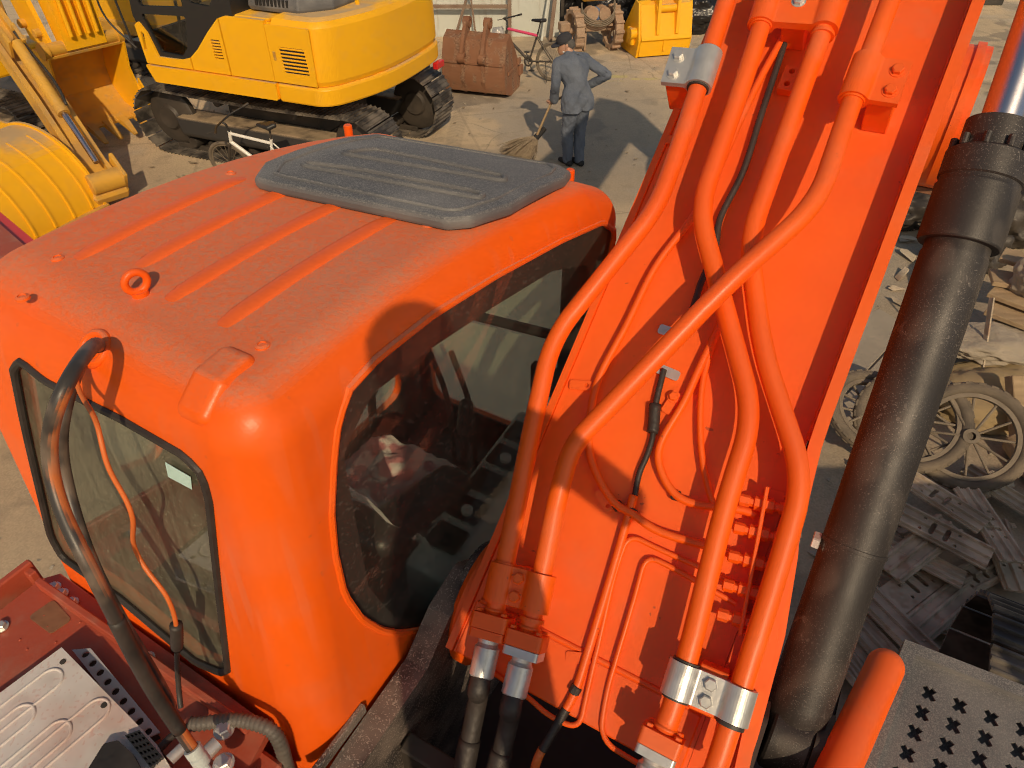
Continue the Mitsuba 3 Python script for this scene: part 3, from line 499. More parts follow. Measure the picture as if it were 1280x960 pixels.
for q_, d_, r_ in zip([(0.438,-0.36,0.02),(0.441,-0.403,0.02),(-0.06,-0.324,0.02),(0.53,-0.264,0.02)], ((.4, -.9, 0), (.5, -.8, 0), (1, .2, 0), (.1, 1, 0)), (.016, .015, .016, .015)):
    put(BOOM+'__tape_tie', boom(cyl(A(*q_)-unit(d_)*.012, A(*q_)+unit(d_)*.012, r_, 10, c=.003)), 'rubber')
for k in 'abcd':
    P_ = PIPES[k]; e_ = P_[-1]; t_ = unit(P_[-2]-P_[-1])
    put(BOOM+'__pipe_weld', boom(lathe([(PR-.004, 0), (PR+.003, .003), (PR+.004, .007), (PR+.002, .012), (PR-.004, .014)], e_+t_*.004, t_, 24)), 'orange_paint', True)
put(BOOM+'__weld_bead', boom(tube([(s_, BR-.001+.0015*math.sin(s_*190), .004) for s_ in np.linspace(.8, 2.6, 240)], .005, 6)), 'orange_paint', True)
# grease manifold
mt = np.array([(0.606,-0.042,0.03),(0.279,0.012,0.03)])
md = unit(mt[1]-mt[0]); mx = unit(np.cross((0, 0, 1), md))
mfr = frame(mt[0], md, mx, A(0, 0, 1)); ml = np.linalg.norm(mt[1]-mt[0])
put(BOOM+'__grease_manifold', boom(tr(bx((-.03, -.004, -.029), (ml+.02, .006, .05), .002), mfr)), 'orange_paint', False, label='small orange grease manifold bracket with a row of fittings')
for c in (-.035, ml-.04): put(BOOM+'__manifold_bracket', boom(tr(bx((c, -.09, -.028), (c+.055, .01, -.02), .001), mfr)), 'orange_paint', False)
for i in range(5):
    c = .015+i*(ml-.03)/4
    for s in (-1, 1):
        put(BOOM+'__grease_fitting', boom(tr(cat(lathe([(0, 0), (.019, 0), (.019, .020), (.012, .022), (.012, .032), (.016, .033), (.016, .058), (.009, .062), (0, .062)], (c, .001+s*.004, .02), (0, s, 0), 6)), mfr)), 'orange_paint', False)
for c, r in ((0-.02, .015), (ml, .013)): put(BOOM+'__manifold_bolt', boom(tr(hexbolt((c, -.06, -.02), (0, 0, 1), r), mfr)), 'orange_paint', False)
# small brackets with holes
def tab(p, ang, L=.07, w=.03, hgt=.012, mat='orange_paint'):
    q = sbox(-L/2, -w/2, L/2, w/2).buffer(-.008).buffer(.008).difference(Point(L*.28, 0).buffer(.0065))
    c, s = math.cos(ang), math.sin(ang)
    put(BOOM+'__cable_tab', boom(ext(q, .004, frame(A(p[0], p[1], hgt), A(c, s, 0), A(-s, c, 0), A(0, 0, 1)))), mat, False)
    put(BOOM+'__tab_foot', boom(cbox((.02, w*.8, hgt), .002, (p[0]-c*L*.3, p[1]-s*L*.3, hgt/2))), mat, False)
for p, a, m_ in zip([(0.974,-0.453,0),(0.856,-0.413,0),(0.733,-0.644,0),(0.441,-0.445,0),(0.774,-0.371,0),(1.585,-0.664,0),(0.017,-0.349,0),(1.151,-0.354,0)], (1.6, -1.5, 1.3, 2.2, .2, 1.4, 1.2, 1.4), ('zinc', 'zinc', 'orange_paint', 'orange_paint', 'orange_paint', 'orange_paint', 'orange_paint', 'orange_paint')): tab(p, a, mat=m_)
bp = [(1.85,-0.402,0)][0]
put(BOOM+'__pierced_block', boom(TM(MF(cbox((.085, .05, .035), .003, (bp[0], bp[1], .0175)))-MF(cyl((bp[0]-.022, bp[1], .01), (bp[0]-.022, bp[1], .06), .009, 16))-MF(cyl((bp[0]+.022, bp[1], .01), (bp[0]+.022, bp[1], .06), .009, 16)))), 'orange_paint', False)
for p in [(0.792,-0.37,0)][:1]: put(BOOM+'__bracket_bolt', boom(hexbolt((p[0], p[1], .016), (0, 0, 1), .013)), 'orange_paint', False)
# ---- arm and bucket beyond the boom tip
tip = B(tipx, -.35, tipy-.05); tu, tz = tip@UA, tip[2]
ARM = EX+'__arm'
arm = Polygon([(tu-.25, tz+.42), (tu+.15, tz+.50), (tu+.42, tz+.05), (tu+.75, 2.1), (tu+.70, 1.95), (tu+.50, 1.95), (tu-.12, tz-.25)])
put(ARM, mach(uz_ext(arm, -.55, -.15)), 'orange_paint', 40)
bk = EX+'__bucket'
def arc(cx, cy, r, a0, a1, n=18): return [(cx+r*math.cos(math.radians(a)), cy+r*math.sin(math.radians(a))) for a in np.linspace(a0, a1, n)]
bu, bz, br = tu+.72, 2.02, .55
bshell = Polygon(arc(bu, bz, br, 40, 255)+arc(bu, bz, br-.04, 255, 40))
put(bk, mach(uz_ext(bshell, -.90, .28)), 'orange_paint', 40, label='orange bucket seen past the right edge of the boom')
bside = Polygon(arc(bu, bz, br-.01, 40, 255)+[(bu+.12, bz-.5)])
for v in (-.90, .25): put(bk+'__side_plate', mach(uz_ext(bside, v, v+.03)), 'orange_paint', 40)
for v in np.linspace(-.8, .2, 6): put(bk+'__wear_strip', mach(uz_ext(Polygon(arc(bu, bz, br+.025, 70, 225)+arc(bu, bz, br-.005, 225, 70)), v-.03, v+.03)), 'orange_paint', 40)
put(bk+'__cutting_edge', mach(bx((bu-.2, -.9, bz-.57), (bu+.1, .28, bz-.52))), 'rust', False)
# ---- hoist cylinder on the right of the boom
ca_, cb_ = np.array([(1.497,0.24,2.08)][0]), np.array([(2.296,0.205,3.047)][0])
cd_ = unit(cb_-ca_); clen = np.linalg.norm(cb_-ca_)
ca_, cdw = M(*ca_), unit(M(*cb_)-M(*ca_)); HC = EX+'__hoist_cylinder'; CR = .0925
put(HC, lathe([(0, -.30), (.075, -.30), (.088, -.24), (CR, -.20), (CR, clen-.03), (CR-.004, clen-.02), (CR-.004, clen+.02), (0, clen+.02)], ca_, cdw, 48), 'black_paint', 40, label='black hydraulic hoist cylinder with dust specks and chrome rod')
put(HC+'__gland', lathe([(0, 0), (.108, 0), (.113, .006), (.113, .17), (.108, .176), (.108, .19), (.113, .195), (.113, .27), (.104, .278), (.088, .28), (.088, .37), (.075, .375), (0, .375)], ca_+cdw*(clen+.005), cdw, 48), 'black_paint', 40)
gx, gy, gz = axes(cdw)
for k in range(10):
    a = k*2*np.pi/10; put(HC+'__gland_bolt', cyl(ca_+cdw*(clen+.28)+(gx*math.cos(a)+gy*math.sin(a))*.099, ca_+cdw*(clen+.315)+(gx*math.cos(a)+gy*math.sin(a))*.099, .011, 12, c=.002), 'black_paint')
put(HC+'__rod', cyl(ca_+cdw*(clen+.3), ca_+cdw*(clen+1.5), .055, 40), 'chrome', 40, label='polished chrome cylinder rod')
put(HC+'__rod_eye', cat(cyl(ca_+cdw*(clen+1.52)-VA*.16, ca_+cdw*(clen+1.52)+VA*.06, .09, 32, c=.008)), 'orange_paint')
put(HC+'__base_eye', cyl(ca_-cdw*.33-VA*.06, ca_-cdw*.33+VA*.06, .11, 32, c=.008), 'black_paint')
put(HC+'__oil_pipe', tube(fillet([ca_+gp for gp in (-cdw*.1-gx*.115, cdw*.1-gx*.115, cdw*(clen-.1)-gx*.112, cdw*(clen-.03)-gx*.06)], .05), .013, 10), 'black_paint', True) if False else None
sp_ = ca_+cdw*.30
put(HC+'__band_strap', lathe([(CR+.001, 0), (CR+.004, .001), (CR+.004, .012), (CR+.001, .013)], sp_, cdw, 48), 'black_paint', 40)
put(HC+'__strap_bracket', tr(cbox((.035, .03, .03), .003), frame(sp_-VA*(CR+.012)+cdw*.006-UA*.03, UA, np.cross(cdw, UA), cdw)), 'zinc', False)
put(HC+'__pin_bracket', mach(cat(uz_ext(rpoly([(1.0, 1.0), (1.05, 1.75), (1.25, 1.95), (1.42, 1.86), (1.5, 1.0)], .04), .12, .17), uz_ext(rpoly([(1.0, 1.0), (1.05, 1.75), (1.25, 1.95), (1.42, 1.86), (1.5, 1.0)], .04), .31, .36))), 'dark_steel')
# ---- upper frame around the boom foot
FR = EX+'__upper_frame'
put(FR, mach(cat(bx((-1.6, -1.75, 1.05), (1.4, 1.25, 1.35), .03), bx((-.3, -.60, 1.36), (.25, .0, 1.75)))), 'dark_steel')
bpoly = rpoly([(.10, 1.36), (.16, 2.02), (.50, 2.085), (.80, 2.10), (.93, 2.20), (1.08, 2.235), (1.19, 2.14), (1.25, 1.36)], .03)
put(FR+'__boom_bracket', mach(cat(uz_ext(bpoly, -.828, -.752))), 'worn_black', 40, label='worn black boom foot bracket beside the cab')
put(FR+'__boom_bracket', mach(cat(uz_ext(bpoly, .085, .15))), 'dark_steel', 40)
put(FR+'__bracket_flange', mach(tr(bx((.36, -.85, 2.085), (.62, -.832, 2.125), .004), np.eye(4))), 'worn_black', False)
put(FR+'__cross_member', mach(cat(bx((.40, -.74, 1.70), (.52, .08, 1.80)), bx((.62, -.74, 1.55), (.68, .08, 1.95)))), 'dark_steel')
for i, (u, v, z, w) in enumerate([(.30, -.55, 1.9, .04), (.22, -.30, 1.85, .04), (.3, -.12, 1.9, .035)]):
    put(FR+'__frame_hose', mach(tube(smooth_path([(u+.3, v, z-.1), (u+.1, v+.05, z), (u-.3, v+.1, z-.15), (u-.8, v+.1, z-.2)], 30), w*.7, 12)), 'rubber', True)
# ---- deck behind the cab
DK = EX+'__deck'; DZ = 2.2
deckp = Polygon([(-1.2, -1.955), (.40, -1.935), (.445, -1.90), (.425, -.98), (.30, -.95), (.30, -.86), (-1.2, -.86)])
def uv_ext(poly, z0, z1):
    m = ext(poly, z1-z0); m.apply_translation((0, 0, z0)); return m
put(DK, mach(cat(uv_ext(deckp, DZ-.03, DZ), bx((-1.2, -1.93, 1.35), (.38, -.90, DZ-.03), .01))), 'deck_red', False, label='dusty brick red metal deck plate behind the cab')
put(DK+'__edge_rail', mach(cat(bx((-1.2, -2.01, 1.7), (.42, -1.985, DZ+.035), .005), bx((.385, -2.005, 1.7), (.41, -1.955, DZ+.02), .004))), 'deck_red', False)
put(DK+'__cab_skirt', mach(cat(bx((.375, -1.90, DZ), (.395, -1.02, DZ+.045), .003))), 'deck_red', False)
put(DK+'__bolt_recess', mach(uv_ext(rpoly([(.30, -1.84), (.375, -1.83), (.36, -1.72), (.30, -1.73)], .012), DZ, DZ+.003)), 'rust', False)
for p in [(0.402,-1.865,2.203),(0.399,-1.824,2.203),(0.395,-1.769,2.203),(0.241,-1.875,2.203)]: put(DK+'__deck_bolt', mach(hexbolt(p, (0, 0, 1), .014)), 'zinc', False)
for p in [(0.327,-1.804,2.2),(0.31,-1.76,2.2),(0.236,-1.745,2.2),(0.291,-1.694,2.2),(0.244,-1.792,2.2),(0.367,-1.692,2.2)]: put(DK+'__rivet', mach(hull([(p[0], p[1], 2.2, .004)], 1)), 'deck_red', True)
put(DK+'__step_box', mach(cat(bx((-.40, -1.02, DZ+.002), (.235, -.86, DZ+.06), .012), bx((.235, -1.00, DZ+.002), (.30, -.90, DZ+.03), .008))), 'orange_dusty', 40)
for p in [(0.345,-1.044,2.262),(0.287,-0.982,2.262)]: put(DK+'__step_bolt', mach(hexbolt(p, (0, 0, 1), .018)), 'zinc', False)
for p in [(0.39,-1.418,2.205)]: put(DK+'__deck_bolt', mach(hexbolt(p, (0, 0, 1), .014)), 'zinc', False)
# silvery cover with embossed loops on the deck
WB = DK+'__cover_box'
wb = Polygon([p[:2] for p in [(0.277,-1.592,2.285),(0.116,-1.613,2.285),(-0.167,-1.659,2.285)]]+[(-.6, -1.0)]+[p[:2] for p in [(0.202,-1.038,2.285),(0.233,-1.15,2.285)]])
put(WB, mach(uv_ext(wb, DZ+.012, DZ+.085)), 'alu_white', 30, label='scuffed white metal cover box with embossed loops')
def loop(c, L, w, ang):
    q = LineString([(-L/2, 0), (L/2, 0)]).buffer(w/2, quad_segs=10); q = shapely.affinity.translate(shapely.affinity.rotate(q, ang, origin=(0, 0)), *c)
    return tube(resample(polyline3(q, lambda a, b: (a, b, DZ+.0855)), 60), .004, 8, closed=True)
for (c, _), L in zip([((p[0], p[1]), 0) for p in [(0.091,-1.543,2.285),(0.035,-1.512,2.285),(0.091,-1.365,2.285),(0.026,-1.397,2.285)]], (.22, .14, .24, .2)): put(DK+'__embossed_loop', mach(loop(c, L, .065, 6)), 'alu_white', True)
for p in [(0.252,-1.549,2.287),(0.231,-1.348,2.287)]: put(DK+'__rivet_hole', mach(cyl((p[0], p[1], 2.284), (p[0], p[1], 2.287), .008, 12)), 'dark_steel')
PSa = [p[:2] for p in [(0.293,-1.595,2.245),(0.322,-1.554,2.245),(0.263,-1.193,2.245),(0.227,-1.215,2.245)]]
PS = Polygon(PSa); pa, pb = (A(*PSa[0])+A(*PSa[1]))/2, (A(*PSa[2])+A(*PSa[3]))/2
holes = unary_union([Point(*(pa+(pb-pa)*(k+.6)/9.)).buffer(.010) for k in range(9)])
put(DK+'__pierced_strip', mach(uv_ext(PS.difference(holes), DZ+.040, DZ+.045)), 'alu_side', False)
put(DK+'__pierced_strip', mach(uv_ext(PS.buffer(-.006), DZ+.004, DZ+.030)), 'dark_steel', False)
gq = [A(*p[:2]) for p in [(0.206,-1.226,2.289),(0.233,-1.206,2.289),(0.219,-1.104,2.289),(0.187,-1.108,2.289)]]
gx_, gy_ = gq[1]-gq[0], gq[3]-gq[0]
GQ = Polygon(gq); gh = unary_union([Polygon([gq[0]+gx_*(i+.2)/4+gy_*(j+.2)/6, gq[0]+gx_*(i+.8)/4+gy_*(j+.2)/6, gq[0]+gx_*(i+.8)/4+gy_*(j+.8)/6, gq[0]+gx_*(i+.2)/4+gy_*(j+.8)/6]) for i in range(4) for j in range(6)])
put(DK+'__black_grille', mach(uv_ext(GQ.difference(gh), DZ+.088, DZ+.100)), 'trim_black', False)
put(DK+'__black_cap', mach(uv_ext(Polygon([p[:2] for p in [(0.108,-1.229,2.295),(0.167,-1.249,2.295),(0.189,-1.225,2.295),(0.186,-1.167,2.295),(0.159,-1.07,2.295),(0.087,-1.176,2.295)]]).buffer(-.01).buffer(.01), DZ+.088, DZ+.108)), 'rubber', False)
# ---- hoses from the roof to the deck
HB = np.array([(0.572,-1.299,3.236)][0])
put(CAB+'__hose_grommet', mach(tr(trimesh.creation.torus(.034, .010, 28, 12), trimesh.transformations.translation_matrix((.592, -1.349, 3.200))@trimesh.transformations.rotation_matrix(-.69, (0, 1, 0)))), 'orange_dusty')
hoseA = [(0.585,-1.316,3.223),(0.5,-1.195,3.3),(0.42,-1.143,3.294),(0.37,-1.175,3.188),(0.33,-1.15,3.09),(0.3,-1.086,3.014),(0.28,-1.058,2.835),(0.265,-1.048,2.614),(0.255,-1.01,2.466),(0.25,-0.986,2.422)]
hoseB = [(0.6,-1.382,3.174),(0.54,-1.338,3.185),(0.46,-1.298,3.138),(0.42,-1.312,3.029),(0.375,-1.269,2.923),(0.33,-1.183,2.849),(0.3,-1.108,2.735),(0.285,-1.064,2.599),(0.275,-1.049,2.504)]
put(EX+'__air_hose', mach(tube(smooth_path(hoseA, 90), .0140, 16)), 'hose_overspray', True, label='thick rubber hose with orange overspray looping down from the cab roof')
put(EX+'__air_hose', mach(tube(smooth_path(hoseB, 90), .0130, 16)), 'hose_overspray', True)
put(EX+'__hose_sleeve', mach(tube(smooth_path(hoseA, 90)[58:84], .0160, 16)), 'rubber', True)
fa = smooth_path(hoseA, 90); put(EX+'__hose_end', mach(lathe([(0, 0), (.020, 0), (.020, .02), (.017, .022), (.020, .026), (.020, .045), (.018, .05), (.010, .052), (.010, .11), (0, .11)], fa[-1], fa[-1]-fa[-4], 18)), 'console_grey')
hoseC = [(0.58,-1.349,3.199),(0.53,-1.32,3.207),(0.5,-1.279,3.179),(0.46,-1.175,3.174),(0.43,-1.14,3.11),(0.42,-1.114,3.038),(0.41,-1.104,2.987),(0.405,-1.15,2.875),(0.395,-1.12,2.819),(0.39,-1.084,2.776),(0.38,-1.076,2.694),(0.37,-1.096,2.609),(0.35,-1.135,2.461),(0.31,-1.117,2.369)]
put(EX+'__antenna_cable', mach(tube(smooth_path(hoseC, 120), .0052, 8)), 'wire_orange', True, label='thin orange cable hanging across the rear window')
fc = smooth_path(hoseC, 120); put(EX+'__cable_connector', mach(tube(fc[88:100], .014, 10)), 'rubber', True)
put(EX+'__cable_lower', mach(tube(fc[96:], .0065, 8)), 'rubber', True)
hd = [(0.312,-1.126,2.27),(0.339,-1.087,2.27),(0.372,-1.042,2.27),(0.393,-0.993,2.27),(0.403,-0.939,2.27),(0.399,-0.916,2.2),(0.39,-0.912,2.05)]
put(EX+'__corrugated_hose', mach(tube(smooth_path(hd, 90), .018, 14, radii=[.0165+.003*(i % 3 == 0) for i in range(90)])), 'hose_grey', True)
put(EX+'__corrugated_hose', mach(tube(smooth_path([(0.309,-1.128,2.26),(0.283,-1.144,2.26),(0.246,-1.15,2.26),(0.205,-1.144,2.26),(0.152,-1.107,2.26)], 40), .010, 10)), 'rubber', True)
put(EX+'__fitting_valve', mach(cat(cyl(*[(0.274,-1.035,2.27),(0.314,-1.031,2.27)], .018, 14), cyl(*[(0.224,-1.091,2.285),(0.275,-1.086,2.285)], .014, 14))), 'zinc')
# ---- right hand tool box with pierced step plate, rounded rail, track
TB = EX+'__step_plate'
tz0 = 1.9
c0, c1, c2 = (1.775, .515), (1.80, .93), (.4, .33)
tbp = Polygon([(1.775, .505), (1.80, 1.05), (.50, 1.15), (.50, .335)])
xs = []
for i in range(9):
    for j in range(5):
        cx, cy = 1.625-.078*i+.006*j, .600-.012*i+.088*j
        a = LineString([(cx-.021, cy-.015), (cx+.021, cy+.015)]).buffer(.0085, cap_style=2); b = LineString([(cx-.021, cy+.015), (cx+.021, cy-.015)]).buffer(.0085, cap_style=2); xs.append(unary_union([a, b]))
put(TB, mach(uv_ext(tbp.buffer(-.045).difference(unary_union(xs)), tz0-.026, tz0-.020)), 'hatch_plastic', False, label='grey step plate pierced with rows of cross shaped holes')
put(TB+'__border', mach(cat(uv_ext(tbp.difference(tbp.buffer(-.045)), tz0-.05, tz0), uv_ext(tbp.buffer(-.012), 1.36, tz0-.055))), 'hatch_plastic', 30)
rp = [(1.64,0.458,1.95),(1.162,0.411,1.95),(0.858,0.392,1.95)]
put(EX+'__rounded_rail', mach(hull([(1.615, .455, 1.93, .056), (.5, .26, 1.93, .056)], 4)), 'orange_paint', 40, label='thick rounded orange rail beside the step plate')
put(EX+'__rail_side', mach(bx((.5, .30, 1.36), (1.6, .36, 1.86))), 'dark_steel', False)
# own right-hand track
TK = EX+'__track'
def track_path(L, r, n=40, sag=.03):
    pts = []
    for t in np.linspace(0, 1, n): pts.append((-L/2+t*L, 2*r-sag*math.sin(math.pi*t)))
    for a in np.linspace(90, -90, 22)[1:-1]: pts.append((L/2+r*math.cos(math.radians(a)), r+r*math.sin(math.radians(a))))
    for t in np.linspace(0, 1, n): pts.append((L/2-t*L, 0))
    for a in np.linspace(270, 90, 22)[1:-1]: pts.append((-L/2+r*math.cos(math.radians(a)), r+r*math.sin(math.radians(a))))
    P = np.array(pts+pts[:1]); d = np.r_[0, np.cumsum(np.linalg.norm(np.diff(P, axis=0), axis=1))]; return P, d
SHOEP = Polygon([(-.088, 0), (-.088, .012), (-.078, .014), (-.072, .032), (-.060, .032), (-.054, .014), (-.012, .014), (-.006, .032), (.006, .032), (.012, .014), (.054, .014), (.060, .032), (.072, .032), (.078, .014), (.088, .012), (.088, 0)])
SHOE = None
def shoe_mesh(w):        # local x along the track, y across, z outward
    m = ext(SHOEP, w); m.vertices = np.c_[m.vertices[:, 0], m.vertices[:, 2]-w/2, m.vertices[:, 1]]; m.invert(); return m
def build_track(key, o, fwd, w, L, r, pitch=.19, mat='track_steel', frame_mat='frame_dusty', dark='dark_steel', only=None):
    fwd = unit(fwd); side = np.cross(ZA, fwd); P, d = track_path(L, r); n = int(round(d[-1]/pitch)); sh = shoe_mesh(w)
    ply = mikit.ply(sh, mat, smooth=False); k = 0
    for i in range(n):
        s = (i+.5)*d[-1]/n; x = np.interp(s, d, P[:, 0]); z = np.interp(s, d, P[:, 1]); s2 = min(s+.01, d[-1]); s1 = s2-.02
        t = unit(A(np.interp(s2, d, P[:, 0])-np.interp(s1, d, P[:, 0]), np.interp(s2, d, P[:, 1])-np.interp(s1, d, P[:, 1])))
        tw = fwd*t[0]+ZA*t[1]; nw = np.cross(tw, side)*1.0; nw = nw if nw@(fwd*(x)+ZA*(z-r)) > 0 or abs(x) < L/2 else -nw
        if abs(x) < L/2: nw = ZA if z > r else -ZA; nw = unit(nw-tw*(nw@tw))
        pos = o+fwd*x+ZA*(z+.032)
        yv = np.cross(nw, tw); kk = key+'__track_shoe'+(f'_{k:03d}' if k else ''); k += 1
        scene[kk] = dict(ply, to_world=T(frame(pos, tw, yv, nw)))
    fm = frame(o+ZA*.03, fwd, side, ZA)
    def loc(m): return tr(m, fm)
    put(key+'__track_frame', loc(hull([(-L/2+.25, -w*.27, r+.02, .05), (L/2-.25, -w*.27, r+.02, .05), (-L/2+.25, w*.27, r+.02, .05), (L/2-.25, w*.27, r+.02, .05), (-L/2+.35, -w*.34, r-.12, .06), (L/2-.35, -w*.34, r-.12, .06), (-L/2+.35, w*.34, r-.12, .06), (L/2-.35, w*.34, r-.12, .06)], 2)), frame_mat, 30)
    for e in (-1, 1):
        put(key+('__sprocket' if e > 0 else '__idler'), loc(lathe([(0, -w*.2), (r*.35, -w*.22), (r*.42, -w*.15), (r-.09, -w*.12), (r-.04, -w*.06), (r-.04, w*.06), (r-.09, w*.12), (r*.42, w*.15), (r*.35, w*.22), (0, w*.2)], (e*L/2, 0, r), (0, 1, 0), 28)), dark, 30)
    for t in np.linspace(-L/2+.35, L/2-.35, 8): put(key+'__roller', loc(lathe([(0, -w*.26), (.07, -w*.26), (.085, -w*.2), (.085, w*.2), (.07, w*.26), (0, w*.26)], (t, 0, .13), (0, 1, 0), 16)), dark, 30)
    for t in (-L/5, L/5): put(key+'__carrier_roller', loc(cyl((t, -w*.2, 2*r-.1), (t, w*.2, 2*r-.1), .06, 14)), dark)
    put(key+'__chain', loc(cat(*[bx((-L/2, y-.02, z0), (L/2, y+.02, z0+.07)) for y in (-w*.12, w*.12) for z0 in (.0, 2*r-.10)])), dark, False)
build_track(TK, M(1.15, 1.38, 0), UA, .6, 3.3, .46, .19, mat='track_steel')
put(EX+'__car_body', mach(cat(bx((.0, -1.2, .45), (1.9, 1.0, .85), .05), cyl((.3, -.3, .85), (.3, -.3, 1.05), .7, 40))), 'dark_steel')
# ---- engine hood behind the camera (the photographer stands on it)
put(EX+'__engine_hood', mach(cat(bx((-2.4, -.25, 1.36), (-.12, 1.30, 2.52), .08), bx((-2.4, -.84, 1.36), (-.95, -.252, 2.50), .08), bx((-2.9, -1.90, 1.2), (-2.41, 1.30, 2.50), .15))), 'orange_dusty', 40)

# ================================================================== YELLOW EXCAVATOR (behind the cab)
def local(o, x, y):          # x, y horizontal unit vectors of a thing's own frame
    x, y = unit(A(*x, 0) if len(x) == 2 else x), unit(A(*y, 0) if len(y) == 2 else y); return frame(A(*o), x, y, ZA)
def lx(F, m):
    q = tr(m, F)
    return q
def ex_y(poly, y0, y1):     # polygon in (x, z) pulled along y
    m = ext(poly, y1-y0); q = m.copy(); q.vertices = np.c_[m.vertices[:, 0], m.vertices[:, 2]+y0, m.vertices[:, 1]]; q.invert(); return q
YE = thing('yellow_excavator', 'clean bright yellow excavator with black cab and wide rounded counterweight', 'excavator', None)
YF = local((-2.2, 8.75, 0), (.925, -.38), (.38, .925))
cwp = Polygon([(-.72, .0), (-.40, .0)]+[tuple(q) for q in smooth_path([(-.20, .0), (-.08, .03), (.03, .13), (.10, .27), (.24, .70), (.31, 1.25), (.30, 1.9), (.24, 2.35), (.13, 2.54), (-.10, 2.61)], 60)]+[(-.72, 2.62)]).buffer(-.05).buffer(.05, quad_segs=8)
def taper(m, z0, z1, k, c=(-.3, 1.3)):
    m = m.copy(); t = np.clip((m.vertices[:, 2]-z0)/(z1-z0), 0, 1)**2; m.vertices[:, :2] = np.array(c)+(m.vertices[:, :2]-np.array(c))*(1-k*t)[:, None]; return m
cwm = pad(cwp, .74, .10, 1.335); cwm = taper(cwm, 1.4, 2.08, .03)
put(YE+'__counterweight', lx(YF, cwm), 'yellow_paint', 35, label='smooth rounded yellow counterweight')
put(YE+'__counterweight_base', lx(YF, pad(cwp.buffer(.018), .215, .03, 1.115)), 'yellow_paint', 35)
panel = Polygon([(-2.68, 1.12), (-.73, 1.12), (-.73, 2.03), (-1.30, 2.03), (-1.42, 1.99), (-1.62, 1.82), (-1.85, 1.60), (-2.0, 1.49), (-2.15, 1.45), (-2.52, 1.45), (-2.60, 1.72), (-2.70, 1.85), (-2.78, 1.80), (-2.76, 1.3)]).buffer(-.03).buffer(.03)
put(YE+'__body', lx(YF, cat(ex_y(Polygon([(-2.66, 1.16), (-.70, 1.16), (-.70, 2.0), (-1.3, 2.0), (-2.0, 1.44), (-2.66, 1.40)]), .05, 2.55))), 'yellow_paint', 35)
slot = rpoly([(-2.69, 1.50), (-2.66, 1.70), (-2.70, 1.74), (-2.73, 1.5)], .012)
for a0, a1 in ((-3, -2.0), (-1.99, -1.405), (-1.395, -.74)):
    p = panel.intersection(sbox(a0, 1.335, a1, 3)).buffer(-.006, join_style=2)
    if a0 < -2.5: p = p.difference(slot)
    v1, v2 = rpoly([(-.62, 1.45), (-.18, 1.45), (-.18, 1.77), (-.62, 1.77)], .02), rpoly([(-1.60, 1.52), (-1.46, 1.52), (-1.46, 1.74), (-1.60, 1.74)], .01)
    put(YE+'__side_panel', lx(YF, ex_y(p.difference(v2) if a0 == -1.99 else p, -.005, .06)), 'yellow_paint', 30)
lowp = panel.intersection(sbox(-3, 1.1, -.73, 1.325)); put(YE+'__lower_sill', lx(YF, ex_y(lowp, -.03, .08)), 'yellow_paint', 35)
pn = Polygon([(-.735, 1.34), (-.11, 1.34), (-.11, 2.0), (-.735, 2.0)]).buffer(-.01).difference(rpoly([(-.55, 1.47), (-.20, 1.47), (-.23, 1.76), (-.58, 1.76)], .015))
put(YE+'__vent_door', lx(YF, ex_y(pn, -.022, -.008)), 'yellow_paint', 30)
put(YE+'__vent_backing', lx(YF, ex_y(sbox(-.6, 1.45, -.17, 1.78), -.0075, -.005)), 'trim_black', False)
for i in range(7):
    z = 1.49+i*.041; put(YE+'__vent_slat', lx(YF, bx((-.575+(0), -.030, z), (-.20, -.008, z+.018), .004)), 'yellow_paint', False)
put(YE+'__vent_backing', lx(YF, ex_y(sbox(-1.62, 1.5, -1.44, 1.76), .02, .024)), 'trim_black', False)
for i in range(6): put(YE+'__vent_slat', lx(YF, bx((-1.595, -.012, 1.535+i*.034), (-1.465, .02, 1.553+i*.034), .003)), 'yellow_paint', False)
put(YE+'__door_latch', lx(YF, cat(bx((-.68, -.028, 1.60), (-.64, -.020, 1.70), .004), bx((-.668, -.034, 1.63), (-.652, -.028, 1.68), .002))), 'yellow_worn', False)
hoodp = Polygon([(-1.15, .25), (-.40, .22), (-.12, .55), (-.10, 2.0), (-.35, 2.3), (-1.15, 2.3)]).buffer(-.05).buffer(.05)
put(YE+'__top_deck', lx(YF, pad(Polygon([(-2.0, .06), (-.70, .06), (-.70, 2.5), (-2.0, 2.5)]), .03, .01, 2.005)), 'yellow_paint', 30)
put(YE+'__engine_hood', lx(YF, taper(pad(hoodp, .24, .07, 2.06), 2.1, 2.3, .10, (-.6, 1.2))), 'hatch_plastic', 35, label='dark grey engine hood with side vents')
for i in range(9): put(YE+'__hood_slat', lx(YF, bx((-1.0+i*.055, .225, 2.12), (-.97+i*.055, .30, 2.20), .004)), 'trim_black', False)
put(YE+'__lifting_lug', lx(YF, cat(cbox((.05, .04, .10), .01, (-.02, .9, 2.09)))), 'yellow_paint', False)
